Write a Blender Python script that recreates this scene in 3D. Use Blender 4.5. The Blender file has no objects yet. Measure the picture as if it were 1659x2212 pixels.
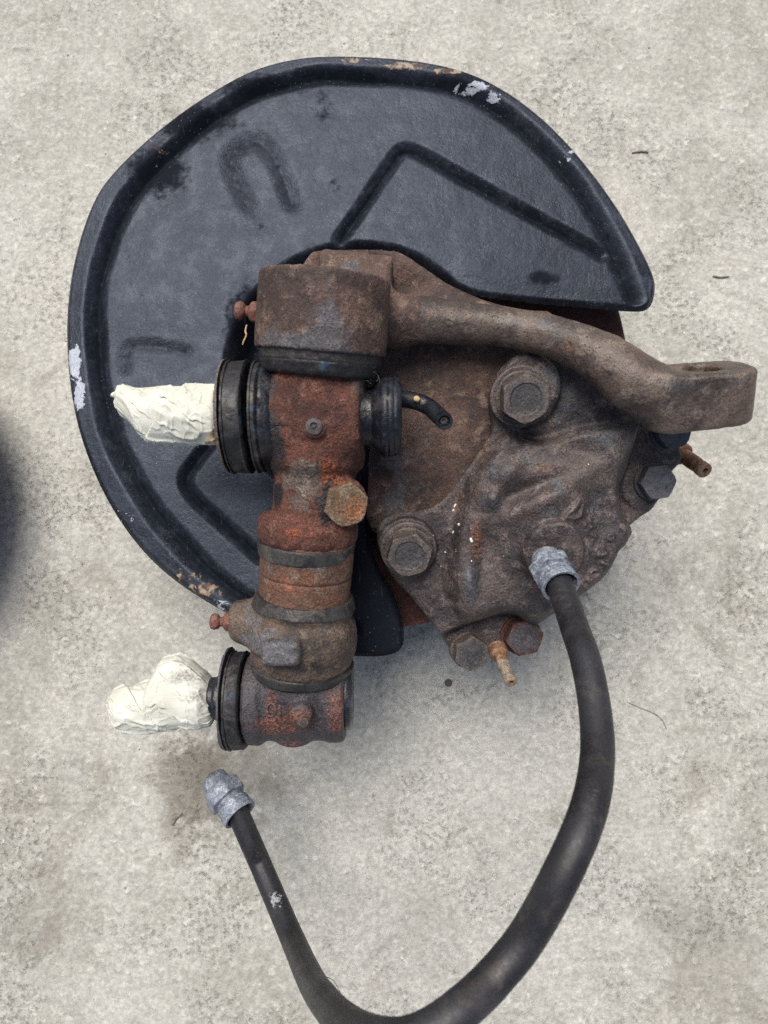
import bpy, bmesh, math, random
import numpy as np
from mathutils import Vector, Matrix
R = math.radians
random.seed(4); RNG = np.random.RandomState(4)
SC = bpy.context.scene
COL = SC.collection

# ------------------------------------------------------------------ camera, light, exposure (millimetres here, metres in Blender)
TH = R(6.0); F = 1475.0; CX, CY = 829.5, 1106.0
CAM = np.array([0.0, -352 * math.sin(TH), 98 + 352 * math.cos(TH)])
FW = np.array([0, math.sin(TH), -math.cos(TH)]); UP = np.array([0, math.cos(TH), math.sin(TH)]); RT = np.array([1.0, 0, 0])
cd = bpy.data.cameras.new('camera'); cam = bpy.data.objects.new('camera', cd); COL.objects.link(cam)
cam.location = CAM * .001; cam.rotation_euler = (TH, 0, 0)
cd.sensor_fit = 'VERTICAL'; cd.sensor_height = 36; cd.lens = 36 * F / 2212
cd.clip_start = .01; cd.clip_end = 100
cd.dof.use_dof = True; cd.dof.focus_distance = .315; cd.dof.aperture_fstop = 13
SC.camera = cam

SUN_EL, SUN_AZ = R(64), R(-24)          # azimuth from +Y (top of the picture) towards +X
wd = bpy.data.worlds.new('World'); SC.world = wd; wd.use_nodes = True
nt = wd.node_tree; bg = nt.nodes['Background']
sky = nt.nodes.new('ShaderNodeTexSky'); sky.sky_type = 'NISHITA'; sky.sun_disc = False
sky.sun_elevation = SUN_EL; sky.sun_rotation = SUN_AZ; sky.air_density = 1.0; sky.dust_density = 6.0; sky.ozone_density = 1.0
nt.links.new(sky.outputs[0], bg.inputs[0]); bg.inputs[1].default_value = .052
sl = bpy.data.lights.new('sun', 'SUN'); so = bpy.data.objects.new('sun', sl); COL.objects.link(so)
sl.energy = 1.5; sl.angle = R(36); sl.color = (1, .95, .88)
so.rotation_euler = Vector((math.sin(SUN_AZ) * math.cos(SUN_EL), math.cos(SUN_AZ) * math.cos(SUN_EL), math.sin(SUN_EL))).to_track_quat('Z', 'Y').to_euler()
so.location = (0, .5, 2)
SC.view_settings.view_transform = 'Standard'; SC.view_settings.look = 'None'; SC.view_settings.gamma = 1
SC.view_settings.exposure = 1.12
SC.render.engine = 'CYCLES'
try:
    SC.cycles.use_denoising = False
except Exception:
    pass

# ------------------------------------------------------------------ picture <-> place
def ray(px, py):
    return RT * ((px - CX) / F) + UP * ((CY - py) / F) + FW
def W(px, py, z):
    d = ray(px, py); return CAM + d * ((z - CAM[2]) / d[2])
def WD(px, py, D):
    return CAM + ray(px, py) * D
def depth(p):
    return float(np.dot(np.asarray(p) - CAM, FW))
def mmpx(n, p):
    return n * depth(p) / F
def poly(pts, z):
    return np.array([W(x, y, z)[:2] for x, y in pts])
def unit(v):
    v = np.asarray(v, float); return v / np.linalg.norm(v)

# ------------------------------------------------------------------ numpy noise and distance fields
TBL = RNG.rand(64, 64, 64).astype(np.float32)
def noise3(P, s, seed=0):
    Q = np.asarray(P, np.float32) / s + np.float32(seed * 17.31 + 200)
    I = np.floor(Q).astype(np.int32); f = Q - I; f = f * f * (3 - 2 * f)
    out = 0
    for a in (0, 1):
        for b in (0, 1):
            for c in (0, 1):
                w = (f[..., 0] if a else 1 - f[..., 0]) * (f[..., 1] if b else 1 - f[..., 1]) * (f[..., 2] if c else 1 - f[..., 2])
                out = out + w * TBL[(I[..., 0] + a) & 63, (I[..., 1] + b) & 63, (I[..., 2] + c) & 63]
    return out * 2 - 1
def fbm(P, s, o=3, seed=0):
    r = 0; a = 1; t = 0
    for k in range(o):
        r = r + a * noise3(P, s / 2 ** k, seed + k); t += a; a *= .5
    return r / t
def smin(a, b, k):
    h = np.clip(.5 + .5 * (b - a) / k, 0, 1); return b * (1 - h) + a * h - k * h * (1 - h)
def smax(a, b, k): return -smin(-a, -b, k)
def sstep(x, a, b):
    t = np.clip((x - a) / (b - a), 0, 1); return t * t * (3 - 2 * t)
def polysd(X, Y, P):
    """signed distance to a closed polygon, negative inside"""
    d = np.full(X.shape, 1e9, np.float32); ins = np.zeros(X.shape, bool); n = len(P)
    for i in range(n):
        ax, ay = P[i]; bx, by = P[(i + 1) % n]; ex, ey = bx - ax, by - ay
        wx, wy = X - ax, Y - ay
        t = np.clip((wx * ex + wy * ey) / (ex * ex + ey * ey + 1e-9), 0, 1)
        d = np.minimum(d, (wx - ex * t) ** 2 + (wy - ey * t) ** 2)
        c = ((ay <= Y) & (by > Y)) | ((by <= Y) & (ay > Y))
        xi = ax + (Y - ay) * ex / (ey if abs(ey) > 1e-9 else 1e-9)
        ins ^= c & (X < xi)
    d = np.sqrt(d); return np.where(ins, -d, d)
def linesd(X, Y, P):
    d = np.full(X.shape, 1e9, np.float32)
    for i in range(len(P) - 1):
        ax, ay = P[i]; bx, by = P[i + 1]; ex, ey = bx - ax, by - ay
        wx, wy = X - ax, Y - ay
        t = np.clip((wx * ex + wy * ey) / (ex * ex + ey * ey + 1e-9), 0, 1)
        d = np.minimum(d, (wx - ex * t) ** 2 + (wy - ey * t) ** 2)
    return np.sqrt(d)
def spline(pts, n=8, closed=False):
    P = np.array(pts, float); m = len(P); out = []
    rng = range(m if closed else m - 1)
    for i in rng:
        if closed: p = [P[(i + k - 1) % m] for k in range(4)]
        else: p = [P[max(i - 1, 0)], P[i], P[i + 1], P[min(i + 2, m - 1)]]
        for k in range(n):
            t = k / n
            out.append(.5 * (2 * p[1] + (p[2] - p[0]) * t + (2 * p[0] - 5 * p[1] + 4 * p[2] - p[3]) * t * t + (3 * p[1] - p[0] - 3 * p[2] + p[3]) * t ** 3))
    if not closed: out.append(P[-1])
    return np.array(out)
def cyl(G, a, b, r, rnd=1.5, r2=None):
    a = np.asarray(a, float); b = np.asarray(b, float); L = np.linalg.norm(b - a); u = (b - a) / L
    dx, dy, dz = G[0] - a[0], G[1] - a[1], G[2] - a[2]
    s = dx * u[0] + dy * u[1] + dz * u[2]
    rho = np.sqrt(np.maximum(dx * dx + dy * dy + dz * dz - s * s, 0))
    rr = r if r2 is None else r + (r2 - r) * np.clip(s / L, 0, 1)
    q1 = rho - rr + rnd; q2 = np.abs(s - L / 2) - L / 2 + rnd
    return np.minimum(np.maximum(q1, q2), 0) + np.sqrt(np.maximum(q1, 0) ** 2 + np.maximum(q2, 0) ** 2) - rnd
def cap(G, a, b, ra, rb):
    a = np.asarray(a, float); b = np.asarray(b, float); e = b - a
    dx, dy, dz = G[0] - a[0], G[1] - a[1], G[2] - a[2]
    t = np.clip((dx * e[0] + dy * e[1] + dz * e[2]) / np.dot(e, e), 0, 1)
    return np.sqrt((dx - e[0] * t) ** 2 + (dy - e[1] * t) ** 2 + (dz - e[2] * t) ** 2) - (ra + (rb - ra) * t)
def ball(G, c, r): return np.sqrt((G[0] - c[0]) ** 2 + (G[1] - c[1]) ** 2 + (G[2] - c[2]) ** 2) - r
def box(G, c, ax, h, rnd):
    d = [G[0] - c[0], G[1] - c[1], G[2] - c[2]]
    q = [np.abs(d[0] * a[0] + d[1] * a[1] + d[2] * a[2]) - (hh - rnd) for a, hh in zip(ax, h)]
    return np.minimum(np.maximum(np.maximum(q[0], q[1]), q[2]), 0) + np.sqrt(sum(np.maximum(k, 0) ** 2 for k in q)) - rnd

def grid(lo, hi, v):
    ax = [np.arange(lo[i], hi[i] + v, v, dtype=np.float32) for i in range(3)]
    return np.meshgrid(*ax, indexing='ij', sparse=True)
def nets(Fd, G):
    """naive surface nets -> verts (mm), quads"""
    Fd = np.asarray(Fd, np.float32)
    ax = [G[0][:, 0, 0], G[1][0, :, 0], G[2][0, 0, :]]; v = ax[0][1] - ax[0][0]
    S = Fd < 0; n = np.array(S.shape) - 1
    cnt = np.zeros(n, np.float32); acc = np.zeros(tuple(n) + (3,), np.float32)
    sl = lambda o: tuple(slice(o[i], o[i] + n[i]) for i in range(3))
    for d in range(3):
        e1, e2 = [k for k in range(3) if k != d]
        for a in (0, 1):
            for b in (0, 1):
                o = [0, 0, 0]; o[e1] = a; o[e2] = b; p = list(o); p[d] = 1
                f0 = Fd[sl(o)]; f1 = Fd[sl(p)]; m = (f0 < 0) != (f1 < 0)
                t = np.where(m, f0 / np.where(m, f0 - f1, 1), 0)
                cnt += m
                acc[..., d] += np.where(m, t, 0); acc[..., e1] += m * a; acc[..., e2] += m * b
    act = cnt > 0; idx = np.full(n, -1, np.int64); idx[act] = np.arange(act.sum())
    I = np.argwhere(act); V = (I + acc[act] / cnt[act][:, None]) * v + np.array([ax[0][0], ax[1][0], ax[2][0]])
    Q = []
    for d in range(3):
        e1, e2 = [(1, 2), (2, 0), (0, 1)][d]
        A = np.take(S, range(0, n[d]), axis=d); B = np.take(S, range(1, n[d] + 1), axis=d)
        for flip, M in ((False, A & ~B), (True, B & ~A)):
            C = np.argwhere(M); C = C[(C[:, e1] > 0) & (C[:, e2] > 0) & (C[:, e1] < n[e1]) & (C[:, e2] < n[e2])]
            if not len(C): continue
            def at(a, b):
                D = C.copy(); D[:, e1] -= a; D[:, e2] -= b; return idx[D[:, 0], D[:, 1], D[:, 2]]
            q = np.stack([at(1, 1), at(0, 1), at(0, 0), at(1, 0)], 1)
            Q.append(q[:, ::-1] if flip else q)
    return V, np.concatenate(Q)

# ------------------------------------------------------------------ mesh and object helpers
def mesh_from(V, Fc, name):
    me = bpy.data.meshes.new(name); V = np.asarray(V, np.float64) * .001
    if isinstance(Fc, np.ndarray):
        me.vertices.add(len(V)); me.vertices.foreach_set('co', V.ravel())
        k = Fc.shape[1]; me.loops.add(Fc.size); me.loops.foreach_set('vertex_index', Fc.ravel().astype(np.int32))
        me.polygons.add(len(Fc)); me.polygons.foreach_set('loop_start', np.arange(len(Fc), dtype=np.int32) * k)
        me.update(calc_edges=True); me.validate()
    else:
        me.from_pydata(V.tolist(), [], Fc); me.update()
    return me
def coords(me):
    a = np.empty(len(me.vertices) * 3); me.vertices.foreach_get('co', a); return a.reshape(-1, 3) * 1000
def roughen(me, layers, amount=None):
    """layers: (amplitude mm, size mm, octaves)"""
    V = coords(me); N = np.empty(V.size); me.vertex_normals.foreach_get('vector', N); N = N.reshape(-1, 3)
    d = sum(a * fbm(V, s, o, 3 + i * 5) for i, (a, s, o) in enumerate(layers))
    V = V + N * d[:, None]; me.vertices.foreach_set('co', (V * .001).ravel()); me.update()
def paint(me, spots, extra=None):
    """wear mask: channel 0 bare grey metal, 1 orange rust, 2 black grease and painted groove shade; spots are 3D balls in mm"""
    V = coords(me); A = np.zeros((len(V), 4), np.float32); A[:, 3] = 1
    for p, r, ch, st in spots:
        r = (r, r, r) if np.isscalar(r) else r
        q = (V - np.asarray(p)) / np.array(r); d = np.sqrt((q ** 2).sum(1))
        A[:, ch] = np.maximum(A[:, ch], st * np.clip(1.35 - d, 0, 1))
    if extra is not None: A[:, 2] = np.maximum(A[:, 2], extra(V))
    at = me.color_attributes.new('patch', 'FLOAT_COLOR', 'POINT'); at.data.foreach_set('color', A.ravel())
def add(name, me, mat, parent=None, smooth=True, sharp=None, label=None):
    me.name = name; o = bpy.data.objects.new(name, me); COL.objects.link(o)
    if mat: me.materials.append(mat)
    me.polygons.foreach_set('use_smooth', [smooth] * len(me.polygons))
    if sharp: me.set_sharp_from_angle(angle=R(sharp))
    if parent is not None:
        o.parent = parent
        b = parent
        off = Vector((0, 0, 0))
        while b is not None: off += b.location; b = b.parent
        o.location = -off if o.type == 'MESH' and parent.type == 'EMPTY' else (0, 0, 0)
    if label: o['label'] = label
    return o
def thing(name, label, cat, at):
    e = bpy.data.objects.new(name, None); COL.objects.link(e); e.empty_display_size = .01
    e.location = Vector(np.asarray(at) * .001); e['label'] = label; e['category'] = cat; return e
def tag(o, label, cat, group=None, kind=None):
    if label: o['label'] = label
    if cat: o['category'] = cat
    if group: o['group'] = group
    if kind: o['kind'] = kind
    return o
def frame(u):
    u = unit(u); t = np.array([0, 0, 1.0]) if abs(u[2]) < .9 else np.array([0, 1.0, 0])
    a = unit(np.cross(t, u)); return a, np.cross(u, a), u
def lathe(o, u, prof, seg=72, rf=None, name='part', close=True):
    """prof: (s, r) along axis u from o; rf(theta, s, r) -> r for non-round"""
    a, b, u = frame(u); th = np.arange(seg) * 2 * math.pi / seg; V = []; Fc = []
    for s, r in prof:
        rr = np.full(seg, r, float) if rf is None else np.array([rf(t, s, r) for t in th])
        V.append(np.asarray(o) + u * s + np.outer(np.cos(th) * rr, a) + np.outer(np.sin(th) * rr, b))
    n = len(prof); V = list(np.concatenate(V))
    for i in range(n - 1):
        for j in range(seg):
            k = (j + 1) % seg; Fc.append((i * seg + j, i * seg + k, (i + 1) * seg + k, (i + 1) * seg + j))
    if close:
        V.append(np.asarray(o) + u * prof[0][0]); V.append(np.asarray(o) + u * prof[-1][0])
        for j in range(seg):
            k = (j + 1) % seg
            Fc.append((len(V) - 2, k, j)); Fc.append((len(V) - 1, (n - 1) * seg + j, (n - 1) * seg + k))
    return mesh_from(V, Fc, name)
def dense(prof, step=1.0):
    out = []
    for (s0, r0), (s1, r1) in zip(prof[:-1], prof[1:]):
        n = max(1, int(math.hypot(s1 - s0, r1 - r0) / step))
        out += [(s0 + (s1 - s0) * k / n, r0 + (r1 - r0) * k / n) for k in range(n)]
    return out + [prof[-1]]
def tube(pts, rad, seg=24, name='tube', caps=True, rf=None):
    P = np.array(pts, float); n = len(P); T = np.gradient(P, axis=0); T /= np.linalg.norm(T, axis=1)[:, None]
    a = frame(T[0])[0]; V = []; Fc = []; th = np.arange(seg) * 2 * math.pi / seg
    for i in range(n):
        a = a - T[i] * np.dot(a, T[i]); a /= np.linalg.norm(a); b = np.cross(T[i], a)
        r = rad[i] if hasattr(rad, '__len__') else rad
        rr = np.full(seg, r) if rf is None else np.array([rf(t, i / n, r) for t in th])
        V.append(P[i] + np.outer(np.cos(th) * rr, a) + np.outer(np.sin(th) * rr, b))
    V = list(np.concatenate(V))
    for i in range(n - 1):
        for j in range(seg):
            k = (j + 1) % seg; Fc.append((i * seg + j, i * seg + k, (i + 1) * seg + k, (i + 1) * seg + j))
    if caps:
        Fc.append(tuple(range(seg))[::-1]); Fc.append(tuple((n - 1) * seg + j for j in range(seg)))
    return mesh_from(V, Fc, name)
def join(ms, name='joined'):
    V = []; Fc = []; o = 0
    for m in ms:
        V.append(coords(m)); Fc += [tuple(i + o for i in p.vertices) for p in m.polygons]; o += len(m.vertices)
    return mesh_from(np.concatenate(V), Fc, name)
def hexr(rot):
    def f(t, af):
        k = (t - rot) % (math.pi / 3) - math.pi / 6; return af / 2 / math.cos(k)
    return f
def bolt_mesh(base, u, af, h, rot=0, flange=0, fh=1.6, ring=True, dish=.0):
    """hex head with a chamfered crown, a raised ring on top; a flange under it"""
    hx = hexr(rot); rc = af / 2 * 1.12
    def rf(t, s, r):
        return r if r < 0 else min(hx(t, af), r)
    P = []
    if flange: P += [(-3, -flange), (fh - .5, -flange), (fh, -(flange - .7))]
    s0 = fh if flange else -2
    P += [(s0, 99), (s0 + h - 1.3, 99), (s0 + h - .5, rc), (s0 + h, rc * .93)]
    if ring: P += [(s0 + h + .02, rc * .66), (s0 + h - .5, rc * .60), (s0 + h - .5, rc * .4), (s0 + h - .5, rc * .2), (s0 + h - .45, .3)]
    else: P += [(s0 + h + .12, rc * .6), (s0 + h + .15, rc * .3), (s0 + h + .15, .3)]
    def rf2(t, s, r): return -r if r < 0 else (r if r < rc * .92 else min(hx(t, af), r))
    return lathe(base, u, P, 72, rf2, 'bolt')

# ------------------------------------------------------------------ materials
class N:
    def __init__(s, name):
        s.m = bpy.data.materials.new(name); s.m.use_nodes = True; s.t = s.m.node_tree; s.b = s.t.nodes['Principled BSDF']
        s.co = s.t.nodes.new('ShaderNodeTexCoord').outputs['Object']
    def new(s, ty, **k):
        n = s.t.nodes.new(ty)
        for a, v in k.items(): setattr(n, a, v)
        return n
    def set(s, sock, v):
        if isinstance(v, bpy.types.NodeSocket): s.t.links.new(v, sock)
        elif v is not None:
            if sock.type == 'RGBA' and len(v) == 3: v = (*v, 1)
            sock.default_value = v
    def noise(s, sc, det=3, ro=.55, dist=0, co=None):
        n = s.new('ShaderNodeTexNoise'); s.set(n.inputs['Vector'], co or s.co); n.inputs['Scale'].default_value = sc
        n.inputs['Detail'].default_value = det; n.inputs['Roughness'].default_value = ro; n.inputs['Distortion'].default_value = dist
        return n.outputs['Fac']
    def vor(s, sc, feat='F1', out='Distance', co=None, rnd=1):
        n = s.new('ShaderNodeTexVoronoi', feature=feat); s.set(n.inputs['Vector'], co or s.co); n.inputs['Scale'].default_value = sc
        n.inputs['Randomness'].default_value = rnd
        return n.outputs[out]
    def math(s, op, a, b=0.0, clamp=False):
        n = s.new('ShaderNodeMath', operation=op, use_clamp=clamp); s.set(n.inputs[0], a); s.set(n.inputs[1], b); return n.outputs[0]
    def ramp(s, f, a, b, lo=0.0, hi=1.0):
        n = s.new('ShaderNodeMapRange', interpolation_type='SMOOTHSTEP'); s.set(n.inputs[0], f)
        for i, v in zip((1, 2, 3, 4), (a, b, lo, hi)): n.inputs[i].default_value = v
        return n.outputs[0]
    def mix(s, f, a, b, mode='MIX'):
        n = s.new('ShaderNodeMix', data_type='RGBA', blend_type=mode); s.set(n.inputs[0], f); s.set(n.inputs[6], a); s.set(n.inputs[7], b); return n.outputs[2]
    def mapped(s, scale, rot=(0, 0, 0), loc=(0, 0, 0)):
        n = s.new('ShaderNodeMapping'); s.set(n.inputs[0], s.co); n.inputs['Scale'].default_value = scale
        n.inputs['Rotation'].default_value = rot; n.inputs['Location'].default_value = loc; return n.outputs[0]
    def attr(s):
        n = s.new('ShaderNodeAttribute', attribute_name='patch'); q = s.new('ShaderNodeSeparateColor'); s.t.links.new(n.outputs['Color'], q.inputs[0]); return q.outputs
    def bump(s, hs):
        """hs: (height socket, distance in mm)"""
        prev = None
        for h, d in hs:
            n = s.new('ShaderNodeBump'); s.set(n.inputs['Height'], h); n.inputs['Distance'].default_value = d * .001; n.inputs['Strength'].default_value = 1
            if prev: s.t.links.new(prev, n.inputs['Normal'])
            prev = n.outputs[0]
        s.t.links.new(prev, s.b.inputs['Normal'])
    def done(s, col, rough, spec=.4, metal=0.0):
        s.set(s.b.inputs['Base Color'], col); s.set(s.b.inputs['Roughness'], rough); s.set(s.b.inputs['Specular IOR Level'], spec); s.set(s.b.inputs['Metallic'], metal); return s.m

def rust_mat(name, dark, mid, light, orange=(.22, .07, .025), grey=(.105, .112, .128), amt=0.0, grain=1.0, rough=.72, dust=.5):
    n = N(name)
    big = n.noise(38, 4, .6, .6); med = n.noise(160, 4, .6, .3); fine = n.noise(900, 4, .65); grit = n.noise(2600, 2, .6)
    c = n.mix(n.ramp(big, .36, .62), dark, mid)
    c = n.mix(n.math('MULTIPLY', n.ramp(med, .50, .72), .75), c, light)
    A = n.attr()
    # orange bloom: scattered plus where the mask says
    blot = n.noise(75, 6, .7, 1.2)
    o = n.math('ADD', n.math('MULTIPLY', A[1], .85), n.math('MULTIPLY', n.math('SUBTRACT', blot, .5), 1.5))
    of = n.ramp(o, .22 - amt, .72 - amt)
    osh = n.mix(n.ramp(fine, .35, .65), tuple(x * .5 for x in orange), tuple(min(1, x * 1.5) for x in orange))
    c = n.mix(n.math('MULTIPLY', of, .80), c, osh)
    blot2 = n.noise(120, 6, .72, .8)
    g = n.math('ADD', A[0], n.math('MULTIPLY', n.math('SUBTRACT', blot2, .5), 2.0))
    gf = n.ramp(g, .34, .74)
    gc = n.mix(n.ramp(med, .35, .7), tuple(x * .55 for x in grey), grey)
    c = n.mix(n.math('MULTIPLY', gf, .78), c, gc)
    pt = n.new('ShaderNodeNewGeometry').outputs['Pointiness']
    c = n.mix(n.math('MULTIPLY', n.ramp(n.math('ADD', pt, n.math('MULTIPLY', n.math('SUBTRACT', med, .5), .06)), .515, .58), .55), c, light)
    bk = n.math('ADD', A[2], n.math('MULTIPLY', n.math('SUBTRACT', blot, .5), 1.3))
    bf = n.ramp(bk, .35, .7)
    c = n.mix(n.math('MULTIPLY', bf, .92), c, (.012, .012, .014))
    # grain: pits and grit
    c = n.mix(1.0, c, n.ramp(fine, .25, .75, 1 - .55 * grain, 1 + .5 * grain), 'MULTIPLY')
    c = n.mix(1.0, c, n.ramp(grit, .3, .7, 1 - .45 * grain, 1 + .45 * grain), 'MULTIPLY')
    pit = n.vor(620); pf = n.math('MULTIPLY', n.ramp(pit, .05, .26, 1, 0), n.ramp(med, .45, .6))
    c = n.mix(n.math('MULTIPLY', pf, .8), c, (.012, .009, .008))
    c = n.mix(n.math('MULTIPLY', n.ramp(n.noise(260, 5, .72, .5), .55, .70), .6), c, tuple(x * .55 for x in dark))
    dst = n.math('MULTIPLY', n.ramp(n.vor(430), .0, .085, 1, 0), n.ramp(n.noise(55, 2), .48, .62))
    c = n.mix(n.math('MULTIPLY', dst, dust), c, (.42, .33, .25))
    n.bump([(med, 1.15 * grain), (fine, .38 * grain), (grit, .12 * grain), (pf, -.3)])
    r = n.ramp(fine, .3, .7, rough - .12, rough + .14)
    r = n.mix(bf, r, (.42, .42, .42)); 
    return n.done(c, r, .5)

M = {}
M['knuckle'] = rust_mat('rusty cast steel', (.040, .025, .022), (.108, .066, .052), (.20, .138, .106), orange=(.19, .08, .04), amt=-.03)
M['arm'] = rust_mat('oily cast steel arm', (.042, .032, .028), (.108, .080, .064), (.185, .150, .125), orange=(.16, .085, .045), amt=-.04, grain=.65, rough=.42)
M['caliper'] = rust_mat('brown cast iron caliper', (.032, .027, .030), (.084, .066, .062), (.18, .145, .130), orange=(.19, .085, .045), amt=-.05, rough=.54)
M['red'] = rust_mat('flaky red rust', (.050, .019, .015), (.108, .040, .027), (.18, .090, .062), orange=(.22, .060, .024), grey=(.15, .135, .115), amt=.0, grain=1.25, rough=.85)
M['sleeve'] = rust_mat('rust over bare steel', (.075, .038, .028), (.14, .070, .045), (.17, .13, .10), orange=(.26, .070, .026), grey=(.13, .125, .115), amt=.06, grain=.9)
M['lower'] = rust_mat('dusty brown steel housing', (.050, .038, .032), (.12, .088, .066), (.19, .148, .112), orange=(.20, .075, .03), grey=(.15, .16, .185), amt=-.08)
M['pivot'] = rust_mat('dark steel with rust', (.028, .028, .035), (.045, .042, .050), (.075, .062, .062), orange=(.125, .050, .032), amt=-.07, rough=.5)
M['disc'] = rust_mat('dark red disc rust', (.040, .014, .012), (.075, .028, .022), (.12, .05, .035), orange=(.14, .04, .02), amt=-.05, rough=.85)
M['bolt'] = rust_mat('dull steel bolt', (.050, .040, .036), (.085, .066, .055), (.13, .11, .10), orange=(.17, .08, .04), grey=(.055, .058, .068), amt=-.04, grain=.8, rough=.56)
M['bolt_dark'] = rust_mat('dark blue steel bolt', (.030, .032, .042), (.048, .048, .060), (.085, .08, .09), orange=(.14, .07, .04), amt=-.2, grain=.7, rough=.6)
M['bolt_orange'] = rust_mat('orange rusted bolt', (.085, .045, .022), (.14, .085, .05), (.19, .15, .10), orange=(.26, .09, .03), amt=.05)
M['nipple'] = rust_mat('red rusted nipple', (.10, .042, .03), (.16, .065, .045), (.20, .10, .075), orange=(.24, .09, .05), amt=.02, grain=.7)
M['bleed'] = rust_mat('bleed screw rust', (.11, .048, .022), (.19, .095, .05), (.30, .22, .16), orange=(.32, .11, .035), grey=(.35, .31, .25), amt=.06, grain=.8)

def shield_mat():
    n = N('dusty black paint with sky tint')
    big = n.noise(14, 4, .6, .4); med = n.noise(90, 5, .65); fine = n.noise(1100, 3, .65); grit = n.noise(2800, 2, .6)
    c = n.mix(n.ramp(big, .35, .65), (.008, .009, .0125), (.016, .019, .026))
    c = n.mix(n.math('MULTIPLY', n.ramp(med, .48, .72), .5), c, (.045, .051, .068))
    c = n.mix(1.0, c, n.ramp(n.noise(520, 4, .7), .30, .72, .62, 1.55), 'MULTIPLY'); c = n.mix(1.0, c, n.ramp(grit, .3, .7, .65, 1.4), 'MULTIPLY')
    A = n.attr()
    # 2: greasy bare black plus painted groove shade, 0: pale chips, 1: rust and beige crust
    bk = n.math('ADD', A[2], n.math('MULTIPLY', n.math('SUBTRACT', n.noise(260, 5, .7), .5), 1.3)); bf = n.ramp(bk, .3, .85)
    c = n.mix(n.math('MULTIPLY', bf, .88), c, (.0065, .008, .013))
    chip = n.noise(170, 5, .65, .6)
    cf = n.ramp(n.math('ADD', A[0], n.math('MULTIPLY', n.math('SUBTRACT', chip, .5), 2.2)), .62, .68)
    c = n.mix(n.math('MULTIPLY', cf, .9), c, n.mix(n.ramp(fine, .3, .7), (.30, .33, .40), (.52, .56, .62)))
    rf = n.ramp(n.math('ADD', A[1], n.math('MULTIPLY', n.math('SUBTRACT', n.noise(130, 5, .7, .8), .5), 2.2)), .62, .72)
    c = n.mix(n.math('MULTIPLY', rf, .85), c, n.mix(n.ramp(chip, .42, .58), (.075, .040, .025), (.36, .28, .19)))
    dst = n.math('MULTIPLY', n.ramp(n.vor(480), .0, .16, 1, 0), n.ramp(n.noise(40, 3), .36, .60))
    c = n.mix(n.math('MULTIPLY', dst, .7), c, (.34, .36, .40))
    scr = n.ramp(n.noise(70, 2, .5, 0, n.mapped((9, .6, 1), (0, 0, R(35)))), .70, .74)
    c = n.mix(n.math('MULTIPLY', scr, .10), c, (.25, .28, .33))
    n.bump([(big, 1.2), (med, .5), (n.noise(420, 4, .7), .22), (fine, .14), (cf, -.12)])
    r = n.ramp(med, .35, .65, .34, .50)
    r = n.mix(n.math('MULTIPLY', bf, .8), r, (.85, .85, .85)); sp_ = n.math('SUBTRACT', .42, n.math('MULTIPLY', bf, .30))
    n.b.inputs['Specular Tint'].default_value = (.55, .66, .86, 1)  # blue of the sky's sheen is put into the specular tint
    return n.done(c, r, sp_)
M['shield'] = shield_mat()

def rubber(name, col, dustc=(.16, .14, .12), dust=.35, rough=.45, stretch=None, blue=0):
    n = N(name); med = n.noise(120, 4, .6, .5); fine = n.noise(900, 3, .65)
    gr = n.noise(60, 3, .6, 0, n.mapped(stretch)) if stretch else med
    c = n.mix(n.ramp(med, .35, .65), col, tuple(x * 1.9 for x in col))
    c = n.mix(n.math('MULTIPLY', n.ramp(n.noise(70, 6, .7, 1.), .52, .68), dust), c, dustc)
    if blue: c = n.mix(n.math('MULTIPLY', n.ramp(n.noise(95, 5, .65, .8), .60, .66), blue), c, (.035, .085, .14))
    c = n.mix(1.0, c, n.ramp(fine, .3, .7, .7, 1.35), 'MULTIPLY')
    sp = n.math('MULTIPLY', n.ramp(n.vor(520), .0, .09, 1, 0), n.ramp(n.noise(60, 2), .42, .6))
    c = n.mix(n.math('MULTIPLY', sp, .5), c, (.35, .32, .28))
    n.bump([(gr, .7), (fine, .22)])
    return n.done(c, n.ramp(med, .35, .65, rough - .08, rough + .2), .45)
M['rubber'] = rubber('black cracked rubber', (.010, .010, .012), blue=.5, rough=.5)
M['rubber_soft'] = rubber('greasy rubber', (.008, .009, .013), dust=.15, rough=.32, blue=.3)
M['band'] = rubber('grey rubber band', (.024, .023, .023), (.12, .11, .09), dust=.5, rough=.42)
def hose_mat():
    n = N('black hose rubber'); med = n.noise(45, 4, .6, .4); fine = n.noise(700, 4, .65); grit = n.noise(2200, 2)
    c = n.mix(n.ramp(med, .35, .65), (.010, .010, .013), (.021, .022, .028))
    c = n.mix(n.math('MULTIPLY', n.ramp(n.noise(80, 6, .7, .8), .53, .68), .4), c, (.075, .060, .052))
    A = n.attr()
    w = n.ramp(n.math('ADD', A[0], n.math('MULTIPLY', n.math('SUBTRACT', fine, .5), 2.4)), .5, .8)
    c = n.mix(n.math('MULTIPLY', w, .8), c, (.34, .35, .37))
    b = n.ramp(n.math('ADD', A[1], n.math('MULTIPLY', n.math('SUBTRACT', fine, .5), 2.0)), .5, .9)
    c = n.mix(n.math('MULTIPLY', b, .8), c, (.085, .065, .05))
    c = n.mix(1.0, c, n.ramp(grit, .3, .7, .7, 1.4), 'MULTIPLY')
    sp = n.math('MULTIPLY', n.ramp(n.vor(640), .0, .12, 1, 0), n.ramp(n.noise(50, 2), .40, .6))
    c = n.mix(n.math('MULTIPLY', sp, .5), c, (.22, .20, .18))
    n.bump([(med, .4), (fine, .12), (grit, .05)])
    return n.done(c, n.ramp(fine, .3, .7, .44, .62), .55)
M['hose'] = hose_mat()
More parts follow.
